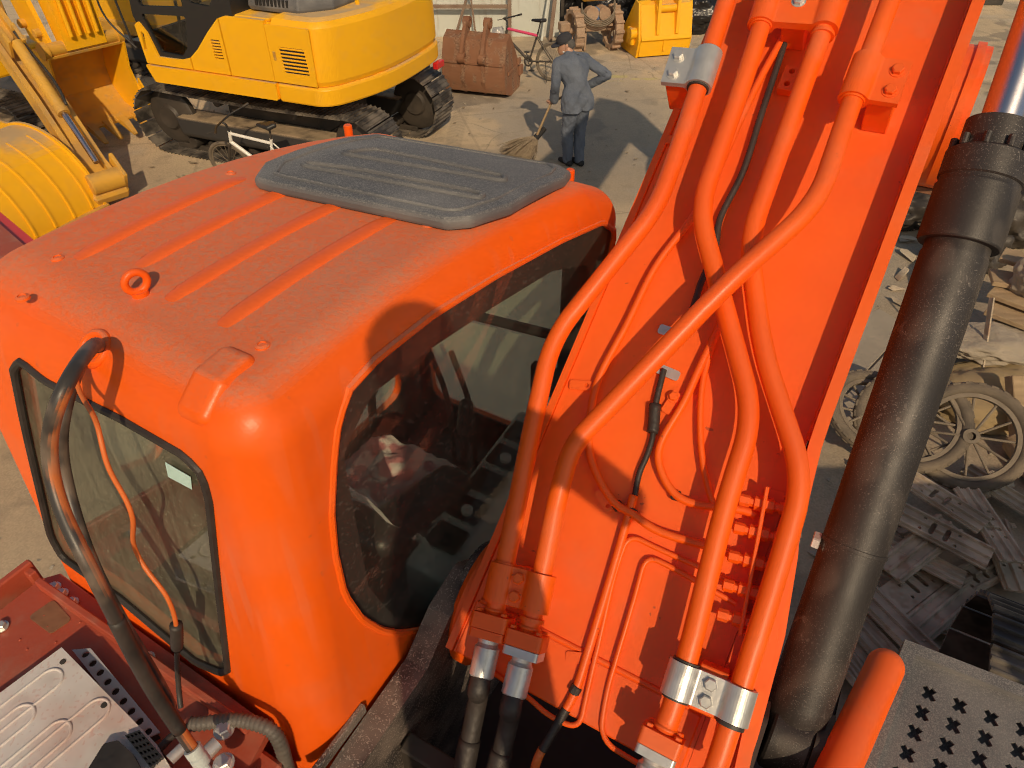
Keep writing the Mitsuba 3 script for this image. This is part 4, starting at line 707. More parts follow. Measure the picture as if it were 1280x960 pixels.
# cab
yc = Polygon([(-2.62, 1.36), (-2.78, 1.9), (-2.70, 2.55), (-2.45, 2.95), (-1.25, 2.98), (-1.18, 2.4), (-1.22, 1.36)]).buffer(-.05).buffer(.05)
ycin = yc.buffer(-.06); yw = [Polygon([(-2.62, 2.02), (-2.60, 2.50), (-2.40, 2.86), (-1.93, 2.88), (-1.90, 2.06)]).buffer(-.04).buffer(.04), Polygon([(-2.48, 1.50), (-2.64, 1.93), (-1.92, 1.96), (-2.02, 1.60), (-2.14, 1.48)]).buffer(-.03).buffer(.03), Polygon([(-1.80, 2.12), (-1.82, 2.86), (-1.36, 2.86), (-1.34, 2.30), (-1.52, 2.10)]).buffer(-.04).buffer(.04)]
cabm = MF(ex_y(yc, .02, 1.08))-MF(ex_y(ycin, .07, 1.03))
for w in yw: cabm -= MF(ex_y(w, -.1, .2)); cabm -= MF(ex_y(w, .9, 1.3))
cabm -= MF(tr(bx((-3.2, .16, 1.7), (-2.4, .94, 2.6)), np.eye(4)))
put(YE+'__cab', lx(YF, TM(cabm)), 'trim_black', 30, label='black cab with tinted windows')
for i, w in enumerate(yw):
    a, f = trimesh.creation.triangulate_polygon(w.buffer(.01), engine='earcut'); g = trimesh.Trimesh(np.c_[a[:, 0], np.full(len(a), .04), a[:, 1]], f, process=False)
    put(YE+'__cab__window', lx(YF, g), 'glass_dark', False)
    g2 = g.copy(); g2.vertices[:, 1] = 1.06; put(YE+'__cab__window', lx(YF, g2), 'glass_tint', False)
put(YE+'__cab__seat', lx(YF, cat(hull([(-2.2, .35, 1.9, .06), (-2.2, .75, 1.9, .06), (-1.75, .35, 1.9, .06), (-1.75, .75, 1.9, .06)], 2), hull([(-1.72, .38, 2.0, .06), (-1.72, .72, 2.0, .06), (-1.58, .40, 2.6, .05), (-1.58, .70, 2.6, .05)], 2))), 'seat_cloth', 40)
put(YE+'__cab__lever', lx(YF, cat(tube([(-2.35, .3, 1.45), (-2.3, .3, 2.05)], .02, 8), tube([(-2.45, .55, 1.45), (-2.42, .55, 2.1)], .02, 8))), 'dark_steel')
put(YE+'__handrail', lx(YF, tube(fillet([(-2.86, -.03, 1.5), (-2.92, -.05, 2.1), (-2.80, -.03, 2.9)], .1), .014, 8)), 'trim_black')
put(YE+'__mirror_arm', lx(YF, tube(fillet([(-2.75, -.1, 1.55), (-3.05, -.2, 1.9), (-3.0, -.2, 3.0)], .2), .012, 8)), 'trim_black')
put(YE+'__tail_lamp', lx(YF, bx((.25, 2.2, 1.0), (.33, 2.42, 1.09), .01)), 'tail_red', False)
put(YE+'__undercarriage', lx(YF, cat(bx((-2.3, .7, .40), (-.7, 1.9, .85), .05), cyl((-1.4, 1.3, .85), (-1.4, 1.3, 1.15), .65, 32))), 'dark_steel')
yx, yy = YF[:3, 0], YF[:3, 1]
build_track(YE+'__near_track', A(-2.2, 8.75, 0)+yx*(-1.52)+yy*.50, yx, .58, 3.15, .43)
build_track(YE+'__far_track', A(-2.2, 8.75, 0)+yx*(-1.50)+yy*2.35, yx, .58, 2.75, .43)
# ================================================================== other yellow machines at the left edge
def bucket(key, F, w, R, mat, ribs=0, teeth=0, lugs=True, a0=-12, a1=200, edge='yellow_worn', inner=None, tmat=None):
    # opening towards -x, curved back towards +x; y across the width
    C = (0, R)
    sh = Polygon(arc(0, R, R, a0-90, a1-90, 26)+arc(0, R, R-.03, a1-90, a0-90, 26))
    put(key+'__shell', lx(F, ex_y(sh, -w/2, w/2)), mat, 40)
    side = Polygon(arc(0, R, R-.012, a0-90, a1-90, 26)+[(-R*.45, R*1.75), (-R*.80, R*1.1), (-R*.75, R*.2)])
    for y in (-w/2-.012, w/2-.02): put(key+'__side_plate', lx(F, ex_y(side, y, y+.032)), mat, 40)
    put(key+'__cutting_edge', lx(F, tr(bx((-R*.95, -w/2-.01, .0), (-R*.1, w/2+.01, .035), .004), np.eye(4))), edge, False)
    for y in np.linspace(-w/2+.08, w/2-.08, ribs) if ribs else []:
        put(key+'__wear_rib', lx(F, ex_y(Polygon(arc(0, R, R+.014, 5-90, a1-105, 26)+arc(0, R, R-.005, a1-105, 5-90, 26)), y-.014, y+.014)), mat, 40)
    for y in np.linspace(-w/2+.06, w/2-.06, teeth) if teeth else []:
        t = trimesh.convex.convex_hull(np.array([(-R*.85, y-.05, .07), (-R*.85, y+.05, .07), (-R*.85, y-.05, -.02), (-R*.85, y+.05, -.02), (-R*.85-.24, y-.025, .02), (-R*.85-.24, y+.025, .02), (-R*.85-.24, y-.025, .0), (-R*.85-.24, y+.025, .0)]))
        put(key+'__tooth', lx(F, t), tmat or mat, False)
    if lugs:
        for y in (-.16, .16):
            l = Polygon([(R*.95, R*.75), (R*1.02, R*1.25), (R*.55, R*2.35), (R*.38, R*2.42), (R*.25, R*2.3), (R*.30, R*1.85)]).buffer(-.02).buffer(.02)
            l = l.difference(Point(R*.42, R*2.28).buffer(.035)).difference(Point(R*.88, R*1.15).buffer(.035))
            put(key+'__lug', lx(F, ex_y(l, y-.025, y+.025)), mat, 30)
            for c in ((R*.42, R*2.28), (R*.88, R*1.15)): put(key+'__lug_boss', lx(F, TM(MF(cyl((c[0], y-.045, c[1]), (c[0], y+.045, c[1]), .06, 20))-MF(cyl((c[0], y-.1, c[1]), (c[0], y+.1, c[1]), .034, 20)))), mat, 30)
LG = None
# (1) toothed bucket hanging open on its arm
Y1 = thing('yellow_excavator', 'dusty yellow excavator arm with open toothed bucket at the upper left', 'excavator')
F1 = local((-6.22, 10.72, .22), (-.80, .60), (.60, .80))@trimesh.transformations.rotation_matrix(-.35, (0, 1, 0), (-.4, 0, 0))
b1 = Polygon([(-.30, .0), (.10, -.02), (.38, .12), (.50, .40), (.48, .75), (.25, 1.02), (-.10, 1.08), (-.10, 1.05), (.22, .99), (.45, .74), (.47, .41), (.36, .15), (.10, .01), (-.30, .03)])
put(Y1+'__bucket', lx(F1, ex_y(b1, -.52, .52)), 'yellow_worn', 35, label='open yellow digging bucket with pointed teeth')
s1 = Polygon([(-.30, .0), (.10, -.02), (.38, .12), (.50, .40), (.48, .75), (.25, 1.02), (-.12, 1.08), (-.16, .72), (-.36, .45)])
for y in (-.545, .52): put(Y1+'__bucket__side_plate', lx(F1, ex_y(s1, y, y+.025)), 'yellow_paint', 35)
put(Y1+'__bucket__side_cutter', lx(F1, ex_y(Polygon([(-.32, .35), (-.52, .28), (-.46, .50), (-.30, .62)]), .545, .57)), 'yellow_paint', False)
for y in np.linspace(-.46, .46, 5):
    put(Y1+'__bucket__tooth', lx(F1, trimesh.convex.convex_hull(np.array([(a, y+b, c) for a, b, c in [(-.24, -.055, .06), (-.24, .055, .06), (-.24, -.055, -.03), (-.24, .055, -.03), (-.40, -.05, .06), (-.40, .05, .06), (-.40, .05, -.01), (-.40, -.05, -.01), (-.60, -.03, -.02), (-.60, .03, -.02), (-.60, .03, -.04), (-.60, -.03, -.04)]]))), 'yellow_worn', False)
put(Y1+'__bucket__hinge', lx(F1, cat(cyl((.0, -.50, 1.12), (.0, .50, 1.12), .085, 24, c=.01), cyl((.0, -.56, 1.12), (.0, -.48, 1.12), .11, 24), cyl((.0, .48, 1.12), (.0, .56, 1.12), .11, 24))), 'yellow_worn', 30)
put(Y1+'__arm', lx(F1, ex_y(Polygon([(-.10, 1.12), (.12, 1.10), (.9, 2.35), (1.6, 3.3), (1.2, 3.5), (.45, 2.6)]), -.26, .30)), 'yellow_paint', 35)
for y in (-.2, -.08, .04, .16): put(Y1+'__arm__pipe', lx(F1, tube([(-.10, y+.03, 1.30), (.42, y+.03, 2.62), (1.1, y+.03, 3.5)], .028, 10)), 'yellow_paint', True)
put(Y1+'__bucket_link', lx(F1, cat(ex_y(Polygon([(.0, 1.1), (.5, 1.0), (1.1, 1.75), (1.0, 2.1), (.7, 2.0)]), -.42, -.36))), 'yellow_paint', 30)
for c in ((.55, 1.2), (.85, 1.75), (.2, 1.25)): put(Y1+'__link_pin', lx(F1, cyl((c[0], -.50, c[1]), (c[0], -.36, c[1]), .055, 18, c=.01)), 'yellow_worn')
put(Y1+'__plastic_wrap', lx(F1, hull([(.75, -.66, 1.45, .10), (.95, -.60, 1.75, .09), (.70, -.62, 1.25, .06)], 2)), 'silver_bag', True, label='crumpled pale plastic wrapped round the linkage')
# (2) big round-backed ribbed bucket in front of it
Y2 = thing('yellow_excavator', 'yellow excavator bucket with ribbed round back standing at left edge', 'excavator')
F2 = local((-5.52, 7.44, .04), (.92, -.39), (.39, .92))
R2 = .88
b2 = Polygon([(-R2*.02, .0)]+arc(-R2, .02, R2, 0, 108, 24)+arc(-R2, .02, R2-.04, 108, 0, 24))
put(Y2+'__bucket', lx(F2, ex_y(b2, -.95, .95)), 'yellow_paint', 40, label='round back of yellow bucket with parallel raised ribs')
for y in np.linspace(-.82, .80, 7): put(Y2+'__bucket__rib', lx(F2, ex_y(Polygon(arc(-R2, .02, R2+.016, 2, 74, 20)+arc(-R2, .02, R2-.01, 74, 2, 20)), y-.012, y+.012)), 'yellow_paint', 40)
put(Y2+'__bucket__lip', lx(F2, bx((-.06, -1.0, -.02), (.06, 1.0, .035), .006)), 'yellow_worn', False)
sd = Polygon(arc(-R2, .02, R2+.03, 0, 108, 24)+[(-R2-.8, .9), (-R2-.6, 0)])
for y in (-.985, .95): put(Y2+'__bucket__side_plate', lx(F2, ex_y(sd, y, y+.035)), 'yellow_paint', 40)
put(Y2+'__bucket__lug', lx(F2, cat(ex_y(Polygon([(-.55, .80), (-.68, 1.12), (-.9, 1.25), (-1.15, 1.2), (-1.2, .80)]), .05, .10), ex_y(Polygon([(-.55, .80), (-.68, 1.12), (-.9, 1.25), (-1.15, 1.2), (-1.2, .80)]), -.40, -.35))), 'yellow_paint', 30)
put(Y2+'__arm', lx(F2, cat(ex_y(Polygon([(-1.1, 1.05), (-.82, 1.0), (-.72, 2.2), (-1.0, 3.6), (-1.3, 3.6), (-1.2, 2.2)]), -.28, -.04))), 'yellow_worn', 30)
put(Y2+'__arm_pin', lx(F2, cyl((-.95, -.46, 1.12), (-.95, .16, 1.12), .07, 20, c=.01)), 'yellow_worn')
# (3) slim arm with a chrome cylinder rod
Y3 = thing('yellow_excavator', 'slim dusty yellow arm with chrome cylinder rod reaching down to ground', 'excavator')
e0, e1 = A(*[(-5.06,8.417,0.34)][0]), A(*[(-6.317,9.623,1.55)][0])
ad = unit(e1-e0); al = np.linalg.norm(e1-e0); asd = unit(np.cross(ad, ZA)); aup = np.cross(asd, ad)
F3 = frame(e0, ad, asd, aup)
for y in (-.17, .10): put(Y3+'__arm_plate', tr(ex_y(Polygon([(-.05, -.16), (.15, -.19), (al*.5, -.20), (al+1.4, -.05), (al+1.4, .10), (al*.6, .10), (.3, .0), (.0, .06)]), y, y+.06), F3), 'yellow_worn', 30)
put(Y3+'__arm_box', tr(ex_y(Polygon([(.1, -.16), (al*.5, -.17), (al+1.3, -.05), (al+1.3, .0), (al*.6, -.02), (.3, -.06)]), -.11, .10), F3), 'yellow_worn', 30)
put(Y3+'__end_boss', tr(cyl((0, -.20, 0), (0, .20, 0), .125, 28, c=.02), F3), 'yellow_worn', 30)
put(Y3+'__boss_plate', tr(cat(bx((-.16, -.22, -.24), (.22, .22, -.08), .03), bx((-.10, .18, -.16), (.26, .23, .14), .01)), F3), 'yellow_worn', 30)
put(Y3+'__cylinder_rod', tr(cyl((.18, .0, .14), (.98, .0, .20), .036, 18), F3), 'chrome')
put(Y3+'__cylinder_barrel', tr(lathe([(0, 0), (.075, 0), (.078, .02), (.078, .10), (.068, .12), (.068, 1.05), (0, 1.05)], (.90, 0, .195), (1, 0, .08), 22), F3), 'yellow_worn', 30)
put(Y3+'__cylinder_hose', tr(tube(smooth_path([(.95, .06, .28), (1.3, .10, .30), (1.7, .09, .27), (2.1, .05, .30)], 24), .018, 8), F3), 'rubber', True)
put(Y3+'__cylinder_clevis', tr(cat(bx((1.92, -.10, .08), (2.2, -.06, .34)), bx((1.92, .06, .08), (2.2, .10, .34))), F3), 'yellow_worn', False)
# (4) body and track of a machine far behind
Y4 = thing('yellow_excavator', 'distant dusty yellow excavator body with vents between arm and black cab', 'excavator')
F4 = local((-6.75, 13.9, 0), (.9, -.43), (.43, .9))
put(Y4+'__body', lx(F4, pad(Polygon([(-1.5, -.2), (.75, -.2), (.98, .1), (.98, 1.6), (-1.5, 1.6)]).buffer(-.08).buffer(.08), 1.35, .15, .80)), 'yellow_paint', 35)
put(Y4+'__lower_body', lx(F4, pad(Polygon([(-1.5, -.24), (.8, -.24), (1.02, .05), (1.02, 1.6), (-1.5, 1.6)]), .22, .04, .72)), 'yellow_worn', 35)
for i in range(4): put(Y4+'__vent_slot', lx(F4, bx((.42, -.235, 1.15+i*.09), (.60, -.19, 1.20+i*.09), .004)), 'trim_black', False)
put(Y4+'__cab', lx(F4, pad(Polygon([(-1.6, -.1), (-.3, -.1), (-.3, .9), (-1.6, .9)]), 1.4, .12, 1.6)), 'trim_black', 30)
put(Y4+'__arm', lx(F4, ex_y(Polygon([(-.9, 1.6), (-.45, 1.5), (-.2, 2.4), (-.7, 2.5)]), -.9, -.5)), 'yellow_worn', 30)
build_track(Y4+'__track', A(-6.75, 13.9, 0)+F4[:3, 0]*-.6+F4[:3, 1]*.1, F4[:3, 0], .5, 2.2, .36, .22)
Y5 = thing('yellow_excavator', 'yellow machine with dark tracks half hidden behind the slim arm', 'excavator')
F5 = local((-8.15, 10.9, 0), (.86, -.51), (.51, .86))
put(Y5+'__body', lx(F5, pad(Polygon([(-1.9, -.3), (.30, -.3), (.42, 0), (.42, 1.3), (-1.9, 1.3)]), .34, .05, .78)), 'yellow_paint', 35)
put(Y5+'__cab', lx(F5, pad(Polygon([(-1.8, -.2), (-.1, -.2), (-.1, 1.1), (-1.8, 1.1)]), 1.2, .1, 1.13)), 'trim_black', 30)
build_track(Y5+'__track', A(-8.15, 10.9, 0)+F5[:3, 0]*.35+F5[:3, 1]*.0, F5[:3, 0], .5, 2.3, .34, .2)
# red machine at the left edge
RM = thing('red_machine', 'glossy red machine bonnet with sloped facets at the left edge', 'machine')
FR_ = local((-3.3, 3.95, -.16), (.80, -.60), (.60, .80))
put(RM+'__bonnet', lx(FR_, trimesh.convex.convex_hull(np.array([(-1.3, -.6, 1.95), (.10, -.55, 1.92), (.22, .30, 1.90), (-1.3, .40, 2.0), (-1.3, -.75, 1.5), (.32, -.65, 1.45), (.42, .42, 1.40), (-1.3, .5, 1.5), (-1.3, -.7, 1.25), (.20, -.6, 1.25), (.28, .40, 1.25), (-1.3, .45, .7)]))), 'red_paint', 20)
put(RM+'__bonnet_top', lx(FR_, trimesh.convex.convex_hull(np.array([(-1.25, -.5, 2.0), (.02, -.46, 1.955), (.10, .22, 1.945), (-1.25, .32, 2.04), (-1.25, -.5, 1.9), (.02, -.46, 1.9), (.10, .22, 1.9), (-1.25, .32, 1.9)]))), 'deck_red', 20)
put(RM+'__trim', lx(FR_, bx((-.7, -.58, 1.975), (-.05, -.50, 1.985), .003)), 'white_paint', False)
put(RM+'__chassis', lx(FR_, bx((-2.2, -.5, .25), (-.9, .4, 1.3), .02)), 'dark_steel')
for y in (-.55, .35): put(RM+'__wheel', lx(FR_, cyl((-1.4, y-.1, .33), (-1.4, y+.1, .33), .33, 28, c=.04)), 'rubber')
# ================================================================== scrap buckets
RB = thing('rusty_bucket', 'rusty brown digging bucket with two lugs standing beside the bicycle', 'bucket')
FB = local((-.62, 12.95, 0), (-.06, -.998), (.998, -.06)); FB = local((-.50, 12.95, 0), (-.30, -.954), (.954, -.30))
put(RB, lx(FB, ex_y(Polygon([(-.35, .02), (.15, .0), (.42, .10), (.52, .32), (.50, .62), (.38, .92), (.20, 1.0), (.18, .97), (.34, .9), (.46, .62), (.48, .33), (.39, .13), (.15, .035), (-.35, .055)]), -.52, .52)), 'rust', 30)
sdr = Polygon([(-.35, .02), (.15, .0), (.42, .10), (.52, .32), (.50, .62), (.38, .92), (.20, 1.0), (.02, .80), (-.25, .5), (-.42, .3)])
for y in (-.555, .52): put(RB+'__side_plate', lx(FB, ex_y(sdr, y, y+.035)), 'rust', 30)
for z in (.56,): put(RB+'__weld_strip', lx(FB, bx((.495, -.53, z), (.525, .53, z+.035), .004)), 'rust', False)
for y in (-.18, .18):
    put(RB+'__lug', lx(FB, ex_y(Polygon([(.46, .52), (.56, .60), (.56, .74), (.46, .95), (.32, 1.15), (.22, 1.22), (.14, 1.15), (.20, 1.0), (.40, .80)]).buffer(-.01).buffer(.02), y-.03, y+.03)), 'rust', 30)
    for c in ((.22, 1.14), (.52, .66)): put(RB+'__lug_boss', lx(FB, TM(MF(cyl((c[0], y-.055, c[1]), (c[0], y+.055, c[1]), .085, 20))-MF(cyl((c[0], y-.1, c[1]), (c[0], y+.1, c[1]), .04, 20)))), 'rust', 30)
    put(RB+'__wear_bar', lx(FB, ex_y(Polygon([(.40, .08), (.535, .30), (.535, .56), (.50, .56), (.49, .32), (.38, .11)]), y-.025, y+.025)), 'rust', 30)
put(RB+'__side_brace', lx(FB, tr(cat(bx((-.15, .556, .38), (.35, .58, .44), .006), bx((-.42, .55, .22), (-.25, .60, .38), .01), bx((-.30, .55, .42), (-.16, .60, .52), .01)), np.eye(4))), 'rust', 30)
for y in np.linspace(-.45, .45, 4): put(RB+'__tooth', lx(FB, bx((-.55, y-.05, .02), (-.33, y+.05, .08), .01)), 'rust', False)
YB = thing('yellow_bucket', 'freshly painted bright yellow wide bucket with linkage at the yard edge', 'bucket')
FY = local((2.90, 15.30, 0), (.26, -.966), (.966, .26))
put(YB, lx(FY, ex_y(Polygon([(-.5, .02), (.25, .0), (.33, .03), (.36, .30), (.42, .34), (.36, .42), (.20, .92), (.10, .98), (.08, .95), (.30, .40), (.28, .06), (-.5, .05)]), -.52, .52)), 'yellow_paint', 20)
for y in (-.56, .52): put(YB+'__side_plate', lx(FY, ex_y(Polygon([(-.5, .02), (.28, .0), (.35, .32), (.18, .95), (.02, .98), (-.45, .4)]), y, y+.04)), 'yellow_paint', 20)
put(YB+'__side_lug', lx(FY, cat(cyl((.15, -.68, .42), (.15, -.55, .42), .10, 20), bx((-.1, -.64, .2), (.18, -.56, .5), .02))), 'yellow_paint')
for y in (-.20, .20):
    put(YB+'__hanger', lx(FY, ex_y(Polygon([(.36, .40), (.42, .44), (.36, 1.0), (.22, 1.45), (.05, 1.45), (.10, .95)]), y-.03, y+.03)), 'yellow_paint', 30)
put(YB+'__cross_tube', lx(FY, cat(cyl((.26, -.24, .86), (.26, .24, .86), .07, 18), cyl((.18, -.30, 1.12), (.18, .30, 1.12), .09, 18))), 'yellow_paint')
put(YB+'__stiffener', lx(FY, bx((.33, -.04, .12), (.38, .0, .40), .005)), 'yellow_paint', False)
put(YB+'__dipper', lx(FY, ex_y(Polygon([(.15, 1.05), (.0, 1.15), (-.4, 2.4), (.1, 2.5), (.32, 1.2)]), -.15, .15)), 'yellow_paint', 30)

# ================================================================== wall of pale sheets and steel gate frame
WL = thing('sheet_wall', 'pale grey green sheet metal wall behind the bicycle', 'wall')
for i, (x0, x1) in enumerate([(-3.2, -2.05), (-2.04, -.06), (-.05, 1.0)]): put(WL+'__panel', bx((x0, 16.42+.01*i, 0), (x1, 16.46+.01*i, 2.6), .004), 'pale_panel', False)
for x in np.arange(-3.1, 1., .35): put(WL+'__rib', bx((x, 16.40, 0), (x+.012, 16.42, 2.6), .003), 'pale_panel', False) if False else None
GF = thing('gate_frame', 'brown steel gate frame leaning in front of the pale wall', 'gate frame')
put(GF+'__post', bx((-.09, 16.17, 0), (-.01, 16.25, 2.4), .006), 'gate_steel', False); put(GF+'__post', bx((-2.4, 16.17, 0), (-2.32, 16.25, 2.4), .006), 'gate_steel', False)
put(GF+'__rail', bx((-2.32, 16.18, .60), (-.09, 16.24, .67), .005), 'gate_steel', False); put(GF+'__rail', bx((-2.32, 16.18, 1.9), (-.09, 16.24, 1.97), .005), 'gate_steel', False)
put(GF+'__brace', tube([(-1.22, 16.13, 0), (-.78, 16.15, 1.2)], .03, 6), 'gate_steel', False); put(GF+'__brace', tube([(-.75, 16.13, .02), (-.88, 16.15, 1.2)], .022, 6), 'gate_steel', False)
for i, (xa, xb, lab_, r_) in enumerate([(.80, 1.02, 'brown steel post leaning at the right end of the pale wall', .05), (.62, .98, 'thin grey green plank leaning left of the brown post', .03)]):
    k = thing('leaning_post', lab_, 'post'); d_ = A(xb-xa, .25, 2.3); x_, y_, z_ = axes(d_, (0, 1, 0)); put(k, tr(cbox((r_*1.6, r_*1.6, np.linalg.norm(d_)), .005), frame(A((xa+xb)/2, 16.05+.16, 1.16), x_, y_, z_)), 'gate_steel' if i == 0 else 'pale_panel', False)
    labels[k] = {'label': lab_, 'category': 'post'}
# tarps and clutter at the yard's end
def lump(c, r, seed, amp=.35, k=4):
    v = ICO[4]*np.array(r); n = meshkit.fbm(ICO[4]*2.2+seed, 4); v = v*(1+amp*(n-.5)*2)[:, None]; v[:, 2] = np.maximum(v[:, 2], -c[2]+.01)
    return trimesh.Trimesh(v+np.array(c), trimesh.creation.icosphere(subdivisions=4).faces, process=False)
for i, (c, r, l) in enumerate([((2.15, 17.6, .4), (.75, .6, .75), 'heap under black plastic sheet left of the yellow bucket'), ((1.1, 18.2, .4), (.9, .7, .7), 'low black covered heap right of the pale wall'), ((3.9, 17.2, .4), (.9, .8, .7), 'black covered heap right of the yellow bucket'), ((5.2, 18.8, .5), (1.6, 1.0, 1.0), 'large black covered heap behind the orange boom')]):
    k = thing('tarp_heap', l, 'heap'); put(k, lump(c, r, i*7.3), 'tarp_black', True)
    labels[k] = {'label': l, 'category': 'heap'}
k = thing('dark_shed', 'dark unlit shed wall at the far end of the yard', 'shed'); put(k, cat(bx((.95, 19.3, 0), (12, 19.5, 3), .01), bx((1.04, 16.9, 0), (1.12, 19.3, 2.8), .01)), 'dark_steel', False)
labels[k] = {'label': 'dark unlit shed wall at the far end of the yard', 'category': 'shed'}
# ================================================================== small rusty tractor with yellow tray
MT = thing('mini_tractor', 'rusty two wheeled walking tractor with yellow tray and hose loops', 'tractor')
FM = local((1.62, 15.45, 0), (.28, -.96), (.96, .28))
def lug_wheel(key, F, c, R, w, nl, m1='rust_dusty', sp=6):
    put(key, tr(tr(trimesh.creation.annulus(R*.82, R, w, sections=30), trimesh.transformations.rotation_matrix(math.pi/2, (1, 0, 0))), F@trimesh.transformations.translation_matrix(c)), m1, 30)
    for i in range(nl):
        a = i*2*math.pi/nl; put(key+'__lug', tr(cbox((.05, w*1.1, .05), .006), F@trimesh.transformations.translation_matrix(c)@trimesh.transformations.rotation_matrix(a, (0, 1, 0))@trimesh.transformations.translation_matrix((R+.015, 0, 0))), m1, False)
    for i in range(sp):
        a = i*2*math.pi/sp; put(key+'__spoke', tr(cyl((0, 0, 0), (R*.85, 0, 0), .015, 8), F@trimesh.transformations.translation_matrix(c)@trimesh.transformations.rotation_matrix(a, (0, 1, 0))), m1)
    put(key+'__hub', tr(cyl((0, -w*.7, 0), (0, w*.7, 0), .055, 14), F@trimesh.transformations.translation_matrix(c)), m1)
lug_wheel(MT+'__wheel', FM, (.05, -.42, .40), .38, .16, 14); lug_wheel(MT+'__wheel', FM, (.0, .42, .40), .38, .16, 14)
put(MT+'__axle', lx(FM, cyl((.02, -.5, .40), (.02, .5, .40), .035, 12)), 'rust_dusty')
put(MT+'__engine', lx(FM, cat(bx((-.35, -.22, .38), (.15, .22, .62), .02), cyl((.05, -.12, .70), (.22, -.12, .72), .13, 20), cyl((-.1, .15, .70), (.2, .15, .70), .12, 20))), 'rust_dusty', 30)
put(MT+'__fuel_can', lx(FM, hull([(.12, -.03, .78, .05), (.12, .03, .74, .05), (.12, -.03, .64, .05), (.12, .03, .62, .05)], 2)), 'blue_plastic', 40)
put(MT+'__tray', lx(FM, taper(pad(Polygon([(-.45, -.30), (.2, -.38), (.2, .38), (-.45, .30)]), .16, .05, .92), 1.08, .92, .25, (-.1, 0))), 'yellow_worn', 30, label='yellow tray on top of the small tractor')
put(MT+'__frame_bar', lx(FM, cat(bx((.10, -.36, .46), (.16, .36, .50), .005), bx((-.8, -.2, .40), (.1, -.15, .45), .005), bx((-.8, .15, .40), (.1, .2, .45), .005), bx((.02, -.2, .02), (.08, -.16, .45), .005))), 'rust_dusty', False)
for i in range(4): put(MT+'__hose_loop', lx(FM, tube(smooth_path([(.18, -.34, .92-.05*i), (.26, -.28, .72-.04*i), (.30, .0, .60-.03*i), (.26, .28, .70-.04*i), (.18, .32, .95-.05*i)], 30), .012, 8)), 'spoke_grey', True)
put(MT+'__side_mount', lx(FM, bx((-.1, -.72, .40), (.12, -.52, .56), .02)), 'rust_dusty'); put(MT+'__side_mount', lx(FM, bx((-.1, .55, .28), (.1, .74, .34), .01)), 'rust_dusty')
